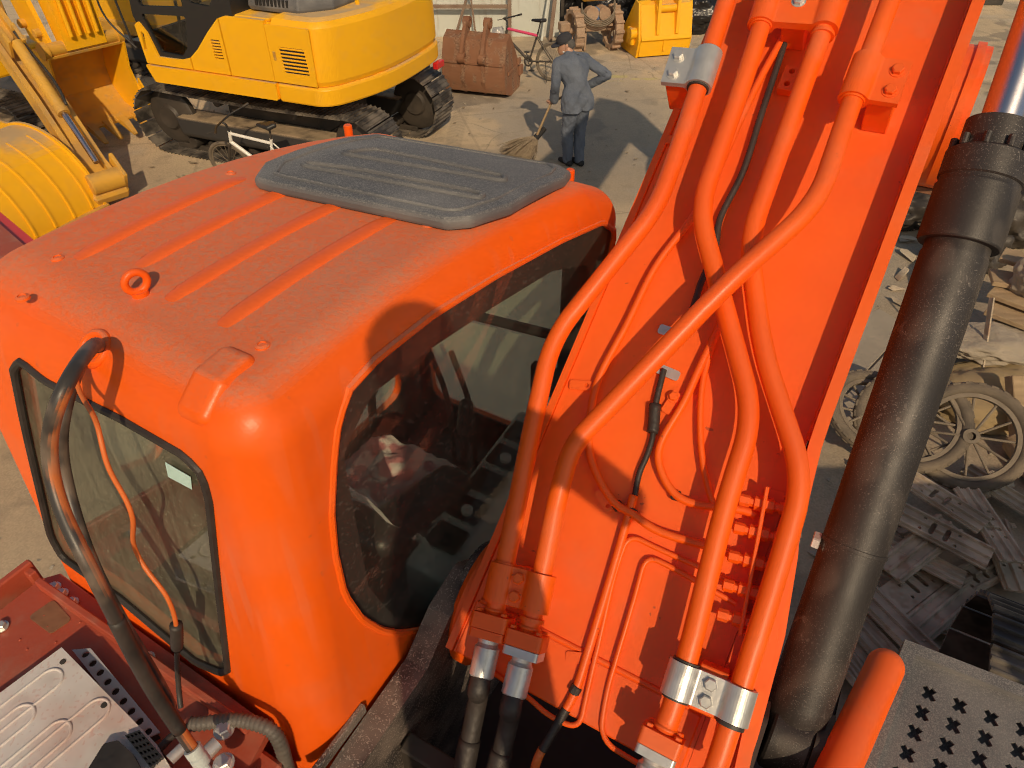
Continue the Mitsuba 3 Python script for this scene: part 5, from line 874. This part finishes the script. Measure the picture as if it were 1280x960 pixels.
# ================================================================== bicycles
def wheel_mesh(R, r): return trimesh.creation.torus(R, r, 40, 10)
def bicycle(key, F, paint, bag=False, tyre='tyre_dusty', top=None):
    R = .325; fw, rw = A(-.53, 0, R), A(.53, 0, R)
    bb, st, ht, hb = A(.08, 0, .29), A(.22, 0, .78), A(-.36, 0, .78), A(-.40, 0, .66)
    rx = trimesh.transformations.rotation_matrix(math.pi/2, (1, 0, 0))
    for c in (fw, rw):
        w = put(key+'__wheel', tr(tr(wheel_mesh(R-.022, .022), rx), F@trimesh.transformations.translation_matrix(c)), tyre, 40)
        put(w+'__rim', tr(tr(wheel_mesh(R-.052, .010), rx), F@trimesh.transformations.translation_matrix(c)), 'spoke_grey', 40)
        sp_ = cat(*[cyl((0, .02*(-1)**i, 0), ((R-.05)*math.cos(i*2*math.pi/20), 0, (R-.05)*math.sin(i*2*math.pi/20)), .0028, 5) for i in range(20)], cyl((0, -.045, 0), (0, .045, 0), .022, 12))
        put(w+'__spokes', tr(sp_, F@trimesh.transformations.translation_matrix(c)), 'spoke_grey')
    def t(a, b, r=.018): return tr(tube([a, b], r, 12), F)
    if top: put(key+'__top_tube', t(ht, st-A(.01, 0, .06), .024), top, 40)
    put(key+'__frame', cat(t(ht, st-A(.01, 0, .06), .019), t(hb, bb, .024), t(bb, st, .018), t(ht+A(-.005, 0, .03), hb-A(.01, 0, .03), .022)), paint, 40)
    put(key+'__rear_stays', cat(*[t(bb+A(0, y, 0), rw+A(0, y*1.6, 0), .010) for y in (-.035, .035)], *[t(st-A(.02, -y, .08), rw+A(0, y*1.6, 0), .009) for y in (-.035, .035)]), paint, 40)
    put(key+'__fork', cat(*[t(hb+A(-.01, y, -.02), fw+A(0, y, 0), .014) for y in (-.05, .05)], t(hb+A(-.01, -.06, -.02), hb+A(-.01, .06, -.02), .016)), 'dark_steel', 40)
    put(key+'__handlebar', tr(tube(fillet([A(-.30, -.30, .98), A(-.40, -.16, .95), A(-.43, 0, .93), A(-.40, .16, .95), A(-.30, .30, .98)], .06), .012, 10), F), 'trim_black', True)
    put(key+'__stem', cat(t(ht, ht+A(-.02, 0, .12), .014), t(ht+A(-.02, 0, .12), A(-.43, 0, .93), .014)), 'trim_black')
    for y in (-.30, .30): put(key+'__grip', cat(t(A(-.30, y, .98), A(-.25, y*1.25, .995), .017), t(A(-.33, y*.8, .96), A(-.45, y*.95, .93), .006)), 'rubber')
    put(key+'__seat_post', t(st, st+A(.03, 0, .16), .013), 'dark_steel')
    put(key+'__saddle', tr(hull([(.10, 0, .955, .022), (.28, -.055, .965, .03), (.28, .055, .965, .03), (.33, 0, .975, .03)], 3), F), 'trim_black', 40)
    put(key+'__crank', cat(tr(tr(trimesh.creation.annulus(.055, .085, .006, sections=28), rx), F@trimesh.transformations.translation_matrix(bb-A(0, .05, 0))), t(bb-A(0, .07, 0), bb+A(.10, -.07, -.13), .010), t(bb+A(0, .07, 0), bb+A(-.10, .07, .13), .010)), 'dark_steel')
    for s in (-1, 1): put(key+'__pedal', tr(cbox((.09, .08, .022), .004, bb+A(-.10*s*-1, .12*s*-1, .13*s*-1)), F), 'trim_black', False)
    put(key+'__kickstand', cat(t(rw+A(-.12, -.05, .0), rw+A(-.02, -.22, -R+.01), .009)), 'dark_steel')
    if bag:
        put(key+'__basket_bag', tr(lump((-.52, -.02, .60), (.15, .14, .20), 3.3, .3), F), 'silver_bag', True, label='crumpled silver bag hanging at the handlebar')
def lean(o, x, deg):
    x = unit(A(*x, 0)); a = math.radians(deg); y = np.cross(ZA, x); z = ZA*math.cos(a)+y*math.sin(a); return frame(A(*o), x, np.cross(z, x), z)
BK1 = thing('bicycle', 'white framed bicycle leaning on the yellow machine track behind the cab roof', 'bicycle')
bicycle(BK1, lean((*(A(*[(-3.635,9.007,0.33)][0])[:2]+A(.95, -.31)*.53), .01), (.95, -.31), -10), 'white_paint')
BK2 = thing('bicycle', 'dusty bicycle with pink top tube parked before the pale wall', 'bicycle')
bicycle(BK2, lean((*[(0.22,13.605,0)][0][:2], .01), (.93, -.37), 8), 'dark_steel', True, top='pink_paint')
# ================================================================== people
def figure(spheres, bones, pitch=.02, iters=12):
    m = None
    for ch in bones:
        for a, b in zip(ch[:-1], ch[1:]):
            h = MF(hull([spheres[a], spheres[b]], 2)); m = h if m is None else m+h
    m = TM(m.refine_to_length(pitch)); m.merge_vertices(); trimesh.smoothing.filter_taubin(m, lamb=.5, nu=.53, iterations=iters); return m
def hand(o, fwd, side, s=1.0, curl=.5):   # palm with five fingers curling round a handle
    fwd, side = unit(fwd), unit(side); nrm = np.cross(fwd, side); S, m = [], None
    def H(*sp):
        nonlocal m
        for a, b in zip(sp[:-1], sp[1:]):
            h = MF(hull([a, b], 2)); m = h if m is None else m+h
    P = lambda a, b, c: np.asarray(o)+(fwd*a+side*b+nrm*c)*s
    def Sp(p, r): return (*p, r*s)
    m = MF(hull([Sp(P(0, -.025, 0), .016), Sp(P(0, .025, 0), .016), Sp(P(.08, -.03, 0), .013), Sp(P(.085, .03, 0), .013)], 2))
    for i, (b, L) in enumerate(((-.032, .070), (-.011, .080), (.011, .075), (.032, .058))):
        pts, ang, p = [], 0, P(.078, b, 0)
        pts.append(Sp(p, .010))
        for seg in (.45, .32, .23): ang += curl*1.3; p = p+(fwd*math.cos(ang)-nrm*math.sin(ang))*L*seg*s; pts.append(Sp(p, .0085))
        H(*pts)
    H(Sp(P(.02, -.028, -.004), .012), Sp(P(.048, -.058, -.014), .011), Sp(P(.070, -.060, -.040), .009))
    q = TM(m.refine_to_length(.006)); q.merge_vertices(); trimesh.smoothing.filter_taubin(q, iterations=6); return q
# worker seen from behind, sweeping to the left
PE = thing('person', 'person in grey blue work clothes and dark cap seen from behind, sweeping', 'person')
PO = A(.86, 9.72, 0); fdir = unit(A(-.55, .83, 0)); rdir = A(fdir[1], -fdir[0], 0)   # facing, and the person's right hand side
def W(f, r, z): return PO+fdir*f+rdir*r+ZA*z
def S(f, r, z, rad): return (*W(f, r, z), rad)
J = dict(pel=S(-.02, 0, .93, .135), pl=S(-.02, -.10, .92, .128), prr=S(-.02, .10, .92, .128), ab=S(.03, 0, 1.12, .145), chl=S(.12, -.115, 1.29, .125), chr=S(.12, .115, 1.29, .125), ch=S(.11, 0, 1.28, .14), nk=S(.19, 0, 1.40, .075),
         shl=S(.16, -.205, 1.355, .070), shr=S(.15, .205, 1.355, .070))
jacket = figure({**J, 'ell': S(.12, -.275, 1.11, .062), 'wrl': S(.26, -.175, .87, .050), 'elr': S(-.10, .42, 1.17, .064), 'wrr': S(.10, .31, 1.02, .052), 'hem': S(-.03, -.10, .70, .128), 'hemr': S(-.03, .10, .70, .128)},
    [('pel', 'ab', 'ch', 'nk'), ('pl', 'ab', 'chl', 'shl'), ('prr', 'ab', 'chr', 'shr'), ('chl', 'nk', 'chr'), ('shl', 'ell', 'wrl'), ('shr', 'elr', 'wrr'), ('hem', 'pl'), ('hemr', 'prr'), ('hem', 'hemr'), ('pl', 'prr'), ('shl', 'nk'), ('shr', 'nk')], .022, 10)
jacket = TM(MF(jacket).trim_by_plane((0, 0, 1), .79)).subdivide_to_size(.05); jacket.merge_vertices()
wr = meshkit.fbm(jacket.vertices*A(14, 14, 9), 3)-.5; jacket.vertices += jacket.vertex_normals*(wr*.040)[:, None]
jacket.vertices += jacket.vertex_normals*np.clip((1.05-jacket.vertices[:, 2])/.3, 0, 1)[:, None]*np.where(jacket.vertices[:, 2] > .6, .018, 0)[:, None]
put(PE+'__jacket', jacket, 'cloth_bluegrey', True, label='faded grey blue work jacket')
trs = figure({**J, 'hl': S(-.02, -.095, .86, .108), 'hr': S(-.02, .095, .86, .108), 'kl': S(.05, -.088, .48, .086), 'kr': S(-.01, .08, .48, .086), 'al': S(.03, -.075, .085, .066), 'ar': S(-.06, .06, .085, .066)},
    [('hl', 'kl', 'al'), ('hr', 'kr', 'ar'), ('hl', 'hr'), ('pel', 'hl'), ('pel', 'hr')], .022, 8)
wr = meshkit.fbm(trs.vertices*A(16, 16, 10), 3)-.5; trs.vertices += trs.vertex_normals*(wr*.034)[:, None]
put(PE+'__trousers', trs, 'cloth_bluegrey', True)
for f, r in ((.03, -.075), (-.06, .06)): put(PE+'__shoe', hull([S(f-.05, r, .045, .045), S(f+.10, r, .04, .042), S(f+.17, r, .03, .03)], 3), 'cloth_black', 40)
hd0 = W(.265, -.01, 1.525)
def headv(P, o, f, r, s=1.0):
    v = np.array(P); return o+np.outer(v[:, 0], f)*s+np.outer(v[:, 1], r)*s+np.outer(v[:, 2], ZA)*s
def head_mesh(o, f, r):
    m = trimesh.creation.icosphere(subdivisions=4); v = m.vertices.copy(); x, y, z = v.T
    v[:, 0] = x*.098; v[:, 1] = y*.076; v[:, 2] = z*.118
    v[:, 1] *= np.where(z < 0, 1-.28*(-z)**1.3, 1); v[:, 0] += np.where(z < -.2, .012, 0)
    nose = np.exp(-((y*.076)/.013)**2-((z*.118+.012)/.022)**2)*(x > 0); v[:, 0] += nose*.024
    eye = sum(np.exp(-((y*.076-s*.032)/.014)**2-((z*.118-.012)/.011)**2)*(x > 0) for s in (-1, 1)); v[:, 0] -= eye*.010
    mouth = np.exp(-((y*.076)/.022)**2-((z*.118+.062)/.006)**2)*(x > 0); v[:, 0] -= mouth*.005
    a = trimesh.Trimesh(headv(v, o, f, r), m.faces, process=False); ears = []
    for s in (-1, 1):
        e = ICO[3]*A(.022, .010, .032)+A(-.008, s*.078, -.004); ears.append(trimesh.Trimesh(headv(e, o, f, r), trimesh.creation.icosphere(subdivisions=3).faces, process=False))
    return cat(a, *ears)
hh_ = unit(fdir*.62-rdir*.78); hf = unit(hh_+ZA*-.38); hr_ = unit(np.cross(hh_, ZA)); hz_ = np.cross(hr_, hf)
put(PE+'__head', cat(head_mesh(hd0, hf, hr_), hull([(*W(.19, 0, 1.39), .056), (*W(.235, 0, 1.49), .055)], 2)), 'skin', True)
for s in (-1, 1): put(PE+'__eye', hull([(*(hd0+hf*.088+hr_*s*.032+hz_*.012), .009)], 2), 'cloth_black', True)
put(PE+'__hair', hull([(*(hd0-hf*.045-hz_*.012), .068), (*(hd0-hf*.025+hz_*.03), .082)], 3), 'hair_grey', True)
crown = lathe([(0, .0), (.100, 0), (.105, .02), (.102, .055), (.080, .088), (.04, .102), (0, .105)], hd0+hz_*.045+hf*.0, hz_+hf*.1, 32)
put(PE+'__cap', crown, 'cap_cloth', 40, label='dark flat cap with a short peak')
pk = ext(Point(0, 0).buffer(.125).difference(sbox(-.2, -.2, .03, .2)).buffer(.012), .010); pk = tr(pk, frame(hd0+hz_*.04+hf*.055, hf, np.cross(hz_, hf), hz_)); put(PE+'__cap__peak', pk, 'cap_cloth', 30)
put(PE+'__face_mask', hull([(*(hd0+hf*.078-hz_*.05), .030), (*(hd0+hf*.05-hz_*.05-hr_*.045), .025), (*(hd0+hf*.05-hz_*.05+hr_*.045), .025), (*(hd0+hf*.06-hz_*.095), .022)], 2), 'mask_white', True)
put(PE+'__hand', hand(W(.27, -.175, .86), W(.35, -.19, .76)-W(.27, -.175, .86), rdir, .95, .6), 'skin', True)
put(PE+'__hand', hand(W(.11, .295, 1.00), W(.2, .15, .96)-W(.11, .295, 1.0), ZA, .95, .6), 'skin', True)
# broom held by the worker
BRM = thing('broom', 'long twig broom held low by the sweeping worker', 'broom')
h0, h1 = W(.16, .22, 1.02), A(*[(0.341,9.998,0.28)][0]); h1 = A(h1[0], h1[1], .28)
hm = W(.325, -.185, .785); h1 = hm+(unit(h1-hm))*np.linalg.norm(h1-hm)
put(BRM+'__handle', tube([h0, hm, h1], .017, 10), 'bamboo', True)
bdx = unit(A(*[(0.069,9.894,0.03)][0])-h1); bl = np.linalg.norm(A(*[(0.069,9.894,0.03)][0])-h1); bx1, by1, _ = axes(bdx)
put(BRM+'__binding', cyl(h1-bdx*.18, h1+bdx*.06, .034, 14, r2=.05), 'cloth_black')
rb = np.random.default_rng(4); tw = []
for i in range(330):
    a, rr = rb.uniform(0, 6.283), rb.uniform(0, 1)**.5; o_ = (bx1*math.cos(a)+by1*math.sin(a)); s0 = h1+o_*.035*rr; e_ = h1+bdx*bl*rb.uniform(.85, 1.35)+o_*.30*rr*rb.uniform(.7, 1.2); e_[2] = max(e_[2], .012)
    tw.append(tube([s0, (s0+e_)/2+o_*.03*rr, e_], .005, 4, radii=[.006, .005, .003]))
put(BRM+'__twigs', cat(*tw), 'straw', False)
labels[BRM+'__twigs'] = {'kind': 'stuff'}
# the photographer who stands on the engine hood behind the lens; his shadow falls over the cab
PH = thing('person', 'photographer in dark clothes standing on the engine hood holding up a phone', 'person')
PO2 = A(.13, -.38, 2.545)
def S2(f, r, z, rad): return (PO2[0]+r, PO2[1]+f, PO2[2]+z, rad)
Q = dict(pel=S2(0, 0, .97, .14), ab=S2(0, 0, 1.18, .15), ch=S2(.01, 0, 1.36, .15), nk=S2(.03, .02, 1.52, .07), shl=S2(.01, -.10, 1.43, .07), shr=S2(.01, .28, 1.40, .075), hl=S2(0, -.10, .92, .11), hr=S2(0, .10, .92, .11),
  ell=S2(.14, -.10, 1.20, .06), wrl=S2(.11, -.15, 1.43, .045), elr=S2(.12, .46, 1.12, .065), wrr=S2(.11, .10, 1.43, .045), kl=S2(.02, -.13, .50, .085), kr=S2(.02, .13, .50, .085), al=S2(0, -.15, .08, .06), ar=S2(0, .15, .08, .06))
put(PH+'__clothes', figure(Q, [('pel', 'ab', 'ch', 'nk'), ('hl', 'ab', 'shl', 'nk'), ('hr', 'ab', 'shr', 'nk'), ('shl', 'ell', 'wrl'), ('shr', 'elr', 'wrr'), ('hl', 'kl', 'al'), ('hr', 'kr', 'ar'), ('hl', 'hr'), ('shl', 'ch', 'shr')], .03, 8), 'cloth_black', True)
ho = A(*S2(.08, -.07, 1.68, 0)[:3]); put(PH+'__head', cat(head_mesh(ho, A(0, 1, 0), A(1, 0, 0)), hull([S2(.03, .02, 1.5, .06), S2(.06, -.04, 1.62, .055)], 2)), 'skin', True)
put(PH+'__hair', hull([(*(ho+A(0, -.02, .03)), .105), (*(ho+A(0, -.03, -.01)), .095)], 3), 'cloth_black', True)
for s in (-1, 1):
    put(PH+'__hand', hand(A(*S2(.12, -.03+s*.12, 1.44, 0)[:3]), A(-s*.75, .35, .55), A(0, -.5, .85)*1.0, .9, .5), 'skin', True)
    put(PH+'__shoe', hull([S2(-.06, s*.15, .05, .05), S2(.16, s*.16, .04, .042)], 2), 'cloth_black', 40)
PHN = thing('phone', 'dark phone held in the hands of the photographer', 'phone'); put(PHN+'__case', bx((-.09, -.062, 4.02), (.07, -.055, 4.10), .003), 'trim_black', False)
# ================================================================== scrap on the right
def spoked_wheel(key, c, nrm, R, ns=12):
    x, y, z = axes(nrm); F = frame(A(*c), x, y, z)
    put(key+'__tyre', tr(trimesh.creation.torus(R-.045, .045, 48, 12), F), 'tyre_dusty', True)
    lugs = cat(*[tr(cbox((.02, .05, .012), .003), F@trimesh.transformations.rotation_matrix(i*2*math.pi/60, (0, 0, 1))@trimesh.transformations.translation_matrix((R-.012, 0, .028*(-1)**i))) for i in range(60)])
    labels[put(key+'__tread', lugs, 'tyre_dusty', False)] = {'kind': 'stuff'}
    put(key+'__rim', tr(trimesh.creation.annulus(R-.115, R-.085, .05, sections=48).apply_translation((0, 0, 0)), F), 'spoke_grey', 30)
    put(key+'__hub', tr(TM(MF(cyl((0, 0, -.06), (0, 0, .06), .055, 20))-MF(cyl((0, 0, -.1), (0, 0, .1), .03, 20))), F), 'spoke_grey', 30)
    for i in range(ns):
        a = i*2*math.pi/ns+.2; put(key+'__spoke', tr(cyl((.05*math.cos(a), .05*math.sin(a), .03*(-1)**i), ((R-.12)*math.cos(a), (R-.12)*math.sin(a), 0), .0095, 8), F), 'spoke_grey')
w1 = [(3.381,3.779,0.42)][0]; w2 = [(3.034,3.961,0.42)][0]; w3 = [(2.795,4.095,0.38)][0]
for c, n_, R, l in ((w1, (-.35, -.62, .70), .41, 'large spoked wheel with dusty tyre lying above the track shoes'), (w2, (-.30, -.55, .78), .41, 'spoked wheel half hidden behind the black cylinder, left of the large one'), (w3, (.1, -.4, .9), .36, 'spoked wheel seen in the gap between boom and cylinder')):
    k = thing('spoked_wheel', l, 'wheel', None); spoked_wheel(k, c, n_, R)
def shoe2(w, slots):
    m = MF(shoe_mesh(w).apply_scale([1.25, 1, 1.2])) if False else MF(shoe_mesh(w))
    sc = m
    if slots:
        for y in (-.045, .045):
            sc = sc-MF(ext(LineString([(-.005, y), (.06, y)]).buffer(.016), .2).apply_translation((-.03, 0, -.1)))
        for x in (-.045, .04):
            for y in (-.11, .11): sc = sc-MF(cyl((x, y, -.1), (x, y, .1), .011, 10))
    return TM(sc).apply_scale([1.15, 1, 1])
SH = [mikit.ply(shoe2(.62, True), 'shoe_steel', smooth=False), mikit.ply(shoe2(.62, False), 'shoe_steel', smooth=False), mikit.ply(shoe2(.5, True), 'shoe_steel', smooth=False)]
shoes = []
def lay(p1, p2, z, kind, roll=0., flip=False):   # a shoe lying from p1 to p2 (world points on its long axis)
    global _n
    a, b = A(*p1), A(*p2); y = unit(b-a); z_ = unit(A(0, 0, 1)-y*y[2]); x = np.cross(y, z_)
    c_, s_ = math.cos(roll), math.sin(roll); x, z_ = x*c_+z_*s_, z_*c_-x*s_
    if flip: x, z_ = -x, -z_
    k = thing('track_shoe', 'rusty grey steel track shoe lying in the scrap pile beside the machine', 'track shoe', 'track shoes in the scrap pile')
    scene[k] = dict(SH[kind], to_world=T(frame((a+b)/2, x, y, z_))); USED.discard(k); shoes.append(k)
PAIRS = [[(2.844,3.46,0.3),(3.107,3.111,0.3)], [(2.623,3.15,0.32),(3.017,2.789,0.32)], [(3.226,3.396,0.27),(3.231,2.764,0.27)], [(2.484,3.028,0.2),(2.823,2.734,0.2)], [(2.399,2.722,0.2),(2.98,3.084,0.3)], [(2.232,2.457,0.16),(2.989,2.939,0.16)], [(2.374,2.307,0.14),(2.988,2.714,0.14)], [(2.254,2.617,0.16),(2.411,2.295,0.16)], [(2.115,2.482,0.12),(2.26,2.154,0.12)], [(2.007,2.33,0.1),(2.113,1.98,0.1)], [(2.338,2.904,0.12),(2.947,3.244,0.12)], [(3.144,3.408,0.1),(3.675,3.642,0.1)], [(3.417,3.261,0.1),(3.293,2.669,0.1)], [(2.632,2.507,0.08),(2.951,2.342,0.08)], [(2.029,2.125,0.1),(2.148,1.843,0.1)], [(2.829,2.696,0.06),(3.382,2.948,0.06)], [(2.315,3.014,0.06),(2.567,2.696,0.06)], [(3.506,3.624,0.12),(3.724,3.317,0.12)]]
for i, (a, b) in enumerate(PAIRS):
    L = np.linalg.norm(A(*b)-A(*a)); mid = (A(*a)+A(*b))/2
    d_ = unit(A(*b)-A(*a)); lay(mid-d_*.31, mid+d_*.31, 0, (0, 0, 0, 1, 1, 0, 1, 1, 1, 1, 0, 1, 0, 1, 1, 0, 1, 1)[i], [.0, -.1, .12, .25, 0, -.05, .1, 0, .15, .1, 0, .2, 0, 0, .2, 0, 0, .1][i], i in (5,))
LAB = ['short ribbed track shoe touching the bottom of the large spoked wheel', 'long slotted track shoe lying highest on the scrap pile, beside the black cylinder', 'slotted track shoe below the large spoked wheel, pointing to the right edge', 'track shoe with two slots just right of the silver strap bracket',
 'tilted ribbed track shoe lying across the middle of the pile', 'upturned flat track shoe with two slots in middle of pile', 'ribbed track shoe between the flat one and the pierced step plate', 'ribbed track shoe close to the cylinder, above the orange rail', 'lower ribbed track shoe at the cylinder edge near the orange rail',
 'lowest track shoe left of the orange rail end', 'slotted track shoe partly under the highest one beside the cylinder', 'track shoe lying flat under the large spoked wheel', 'track shoe at the right edge above the dark track', 'track shoe half hidden by the dark track shoes of the machine',
 'dark track shoe beneath the tip of the orange rail', 'slotted track shoe left of the dark machine track', 'track shoe mostly hidden behind the black cylinder', 'track shoe at the right edge beneath the large wheel']
for k_, l_ in zip(shoes, LAB): labels[k_] = {'label': l_, 'category': 'track shoe', 'group': 'track shoes in the scrap pile'}
# planks, beam, mud, stones, scrap
PL = [([(4.433,5.693,0.62),(4.814,5.554,0.62)], .0), ([(4.409,5.568,0.56),(4.686,5.279,0.56)], 0), ([(4.328,5.399,0.48),(4.622,5.099,0.48)], 0), ([(4.32,5.261,0.4),(4.575,4.949,0.4)], 0), ([(4.645,5.965,0.7),(4.892,5.759,0.7)], 0), ([(4.3,5.127,0.32),(4.531,4.804,0.32)], 0)]
PLL = ['second plank from the top of the plank stack', 'third plank from the top of the plank stack', 'fourth plank from the top of the plank stack', 'fifth plank from the top of the plank stack', 'topmost plank of the stack at the right edge', 'lowest plank of the stack at the right edge']
for (pp, _), l in zip(PL, PLL):
    k = thing('wooden_plank', l, 'plank', 'planks stacked at the right edge'); a, b = A(*pp[0]), A(*pp[1]); d_ = unit(b-a); b = a+d_*1.3; x, y, z = d_, unit(np.cross(ZA, d_)), ZA; z = np.cross(x, y)
    USED.discard(k); scene[k] = mikit.ply(tr(bx((0, -.13, -.022), (1.3, .13, .022), .004), frame(a, x, y, z)), 'plank_wood', smooth=False)
def simple(name, label, cat_, mesh, mat, smooth=30, group=None):
    k = thing(name, label, cat_, group); scene[k] = mikit.ply(mesh, mat, smooth=smooth); return k
p = [(4.214,4.532,0.12)][0]; simple('dirt_heap', 'low heap of yellowish dirt behind the large spoked wheel', 'dirt', lump((p[0], p[1]+.1, .05), (.65, .45, .28), 5.1, .3), 'dry_mud', True)
p = [(4.092,4.844,0.35)][0]; simple('sack', 'grey dusty sack lying on top of the dirt heap', 'sack', lump((p[0]+.15, p[1]+.2, .34), (.45, .28, .14), 9.2, .35), 'stone', True)
p = [(4.63,5.506,0.8)][0]; simple('sack', 'round pale grey sack at the right edge beside planks', 'sack', lump((p[0]+.1, p[1], .72), (.22, .2, .26), 2.2, .25), 'stone', True)
q = [(4.055,4.697,0.05),(4.108,5.143,0.75)]; simple('steel_strip', 'flat rusty steel strip leaning on the plank stack', 'steel strip', tr(cbox((.06, .014, np.linalg.norm(A(*q[1])-A(*q[0]))), .002), frame((A(*q[0])+A(*q[1]))/2, *axes(A(*q[1])-A(*q[0]), (1, 0, 0)))), 'shoe_steel', False)
q = [(4.01,3.981,0.1),(4.006,4.39,0.5)]; simple('rusty_beam', 'thick weathered beam standing behind the large spoked wheel', 'beam', tr(cbox((.10, .10, np.linalg.norm(A(*q[1])-A(*q[0]))), .006), frame((A(*q[0])+A(*q[1]))/2, *axes(A(*q[1])-A(*q[0]), (1, 0, 0)))), 'plank_wood', False)
q = [(3.654,3.817,0)][0]; simple('stump', 'short split log lying under the large spoked wheel', 'log', tr(cyl((0, -.2, .1), (0, .25, .12), .11, 14, c=.02), trimesh.transformations.translation_matrix((q[0]+.35, q[1]-.02, 0))), 'plank_wood')
q = [(4.493,7.122,0.02),(4.22,6.707,0.02),(4.588,7.455,0.02),(3.742,5.787,0.02),(4.006,6.114,0.02),(3.552,5.586,0.02),(4.68,7.494,0.02),(4.079,6.449,0.02),(3.455,5.209,0.02),(4.156,4.975,0.02),(3.592,3.253,0.02),(3.319,2.847,0.02),(3.635,3.674,0.02)]
for i, pnt in enumerate(q):
    ang = rng.uniform(0, 3); s = rng.uniform(.06, .16); kk = 'scrap_piece'
    m = tr(trimesh.convex.convex_hull(np.array([(rng.uniform(-1, 1)*s, rng.uniform(-.5, .5)*s, rng.uniform(-.12, .25)*s) for _ in range(9)])), trimesh.transformations.translation_matrix((pnt[0], pnt[1], .03))@trimesh.transformations.rotation_matrix(ang, (0, 0, 1)))
    simple(kk, ('pale broken wood chip on the ground right of the boom', 'small rusty steel scrap chip on the ground right of the boom', 'small grey stone lump on the ground right of the boom')[i % 3], 'scrap', m, ('scrap_pale', 'shoe_steel', 'stone')[i % 3], False, 'scrap chips on the ground')
q = [(3.261,6.011,0.25),(3.534,5.149,0.25)]
simple('concrete_slab', 'cracked grey concrete slab on the ground right of the boom', 'slab', tr(TM(MF(cbox((1.6, 1.2, .16), .02))-MF(tr(bx((-.9, -.012, .05), (.9, .012, .3), .001), trimesh.transformations.rotation_matrix(.3, (0, 0, 1))))), trimesh.transformations.translation_matrix(([(3.233,4.991,0.1)][0][0], [(3.233,4.991,0.1)][0][1], .06))@trimesh.transformations.rotation_matrix(.5, (0, 0, 1))), 'stone', False)
simple('steel_rod', 'bent thin steel rod lying right of the boom', 'rod', tube(smooth_path([(3.432,5.279,0.06),(3.598,5.467,0.06),(3.791,5.637,0.06),(4.004,5.731,0.06)], 16), .014, 8), 'shoe_steel', True)
# dark scrap engine parts by the plank stack
for c, r, l in (([(5.835,7.71,0.3)][0], (.6, .5, .55), 'dark greasy machine part heap beyond the cylinder top'), ([(4.832,7.956,0.2)][0], (.4, .3, .3), 'dark scrap heap beside the upper boom edge'), ([(5.032,6.979,0.3)][0], (.4, .3, .4), 'black oily block lying left of the plank stack')):
    simple('scrap_heap', l, 'scrap heap', lump((c[0], c[1], .15), r, c[0], .6), 'dark_steel', True)
# stones and grit over the yard
rs = np.random.default_rng(11); ST = [trimesh.convex.convex_hull(rs.normal(size=(9, 3))*A(1, .8, .45)) for _ in range(6)]; gm = []
for i in range(900):
    x, y = rs.uniform(-7, 6), rs.uniform(2.0, 17); s = rs.uniform(.006, .018)*(2 if rs.random() < .05 else 1); m = ST[i % 6].copy(); m.apply_scale(s); m.apply_transform(trimesh.transformations.rotation_matrix(rs.uniform(0, 6), (0, 0, 1))); m.apply_translation((x, y, s*.2+.008)); gm.append(m)
scene['grit'] = mikit.ply(cat(*gm), 'stone', smooth=False); labels['grit'] = {'label': 'loose grit and pebbles strewn over the yard ground', 'category': 'grit', 'kind': 'stuff'}

SC = thing('storage_container', 'grey steel storage container standing behind the machine on the right', 'container')
put(SC+'__box', bx((2.7, -4.4, .12), (9.5, .2, 2.6), .03), 'gate_steel', False)
for i in range(24): put(SC+'__corrugation', bx((2.9+i*.28, .2, .25), (3.03+i*.28, .225, 2.5), .008), 'gate_steel', False)

lit = np.random.default_rng(23); lm = []
for i in range(120):
    x, y = lit.uniform(-6, 5), lit.uniform(5.5, 16.5); L_ = lit.uniform(.015, .05); a_ = lit.uniform(0, 6.3)
    m = trimesh.convex.convex_hull(lit.normal(size=(7, 3))*A(L_, L_*.35, .006)); m.apply_transform(trimesh.transformations.rotation_matrix(a_, (0, 0, 1))); m.apply_translation((x, y, .028)); lm.append(m)
scene['litter'] = mikit.ply(cat(*lm), 'straw', smooth=False); labels['litter'] = {'label': 'dry leaves and straw bits scattered over the yard', 'category': 'litter', 'kind': 'stuff'}
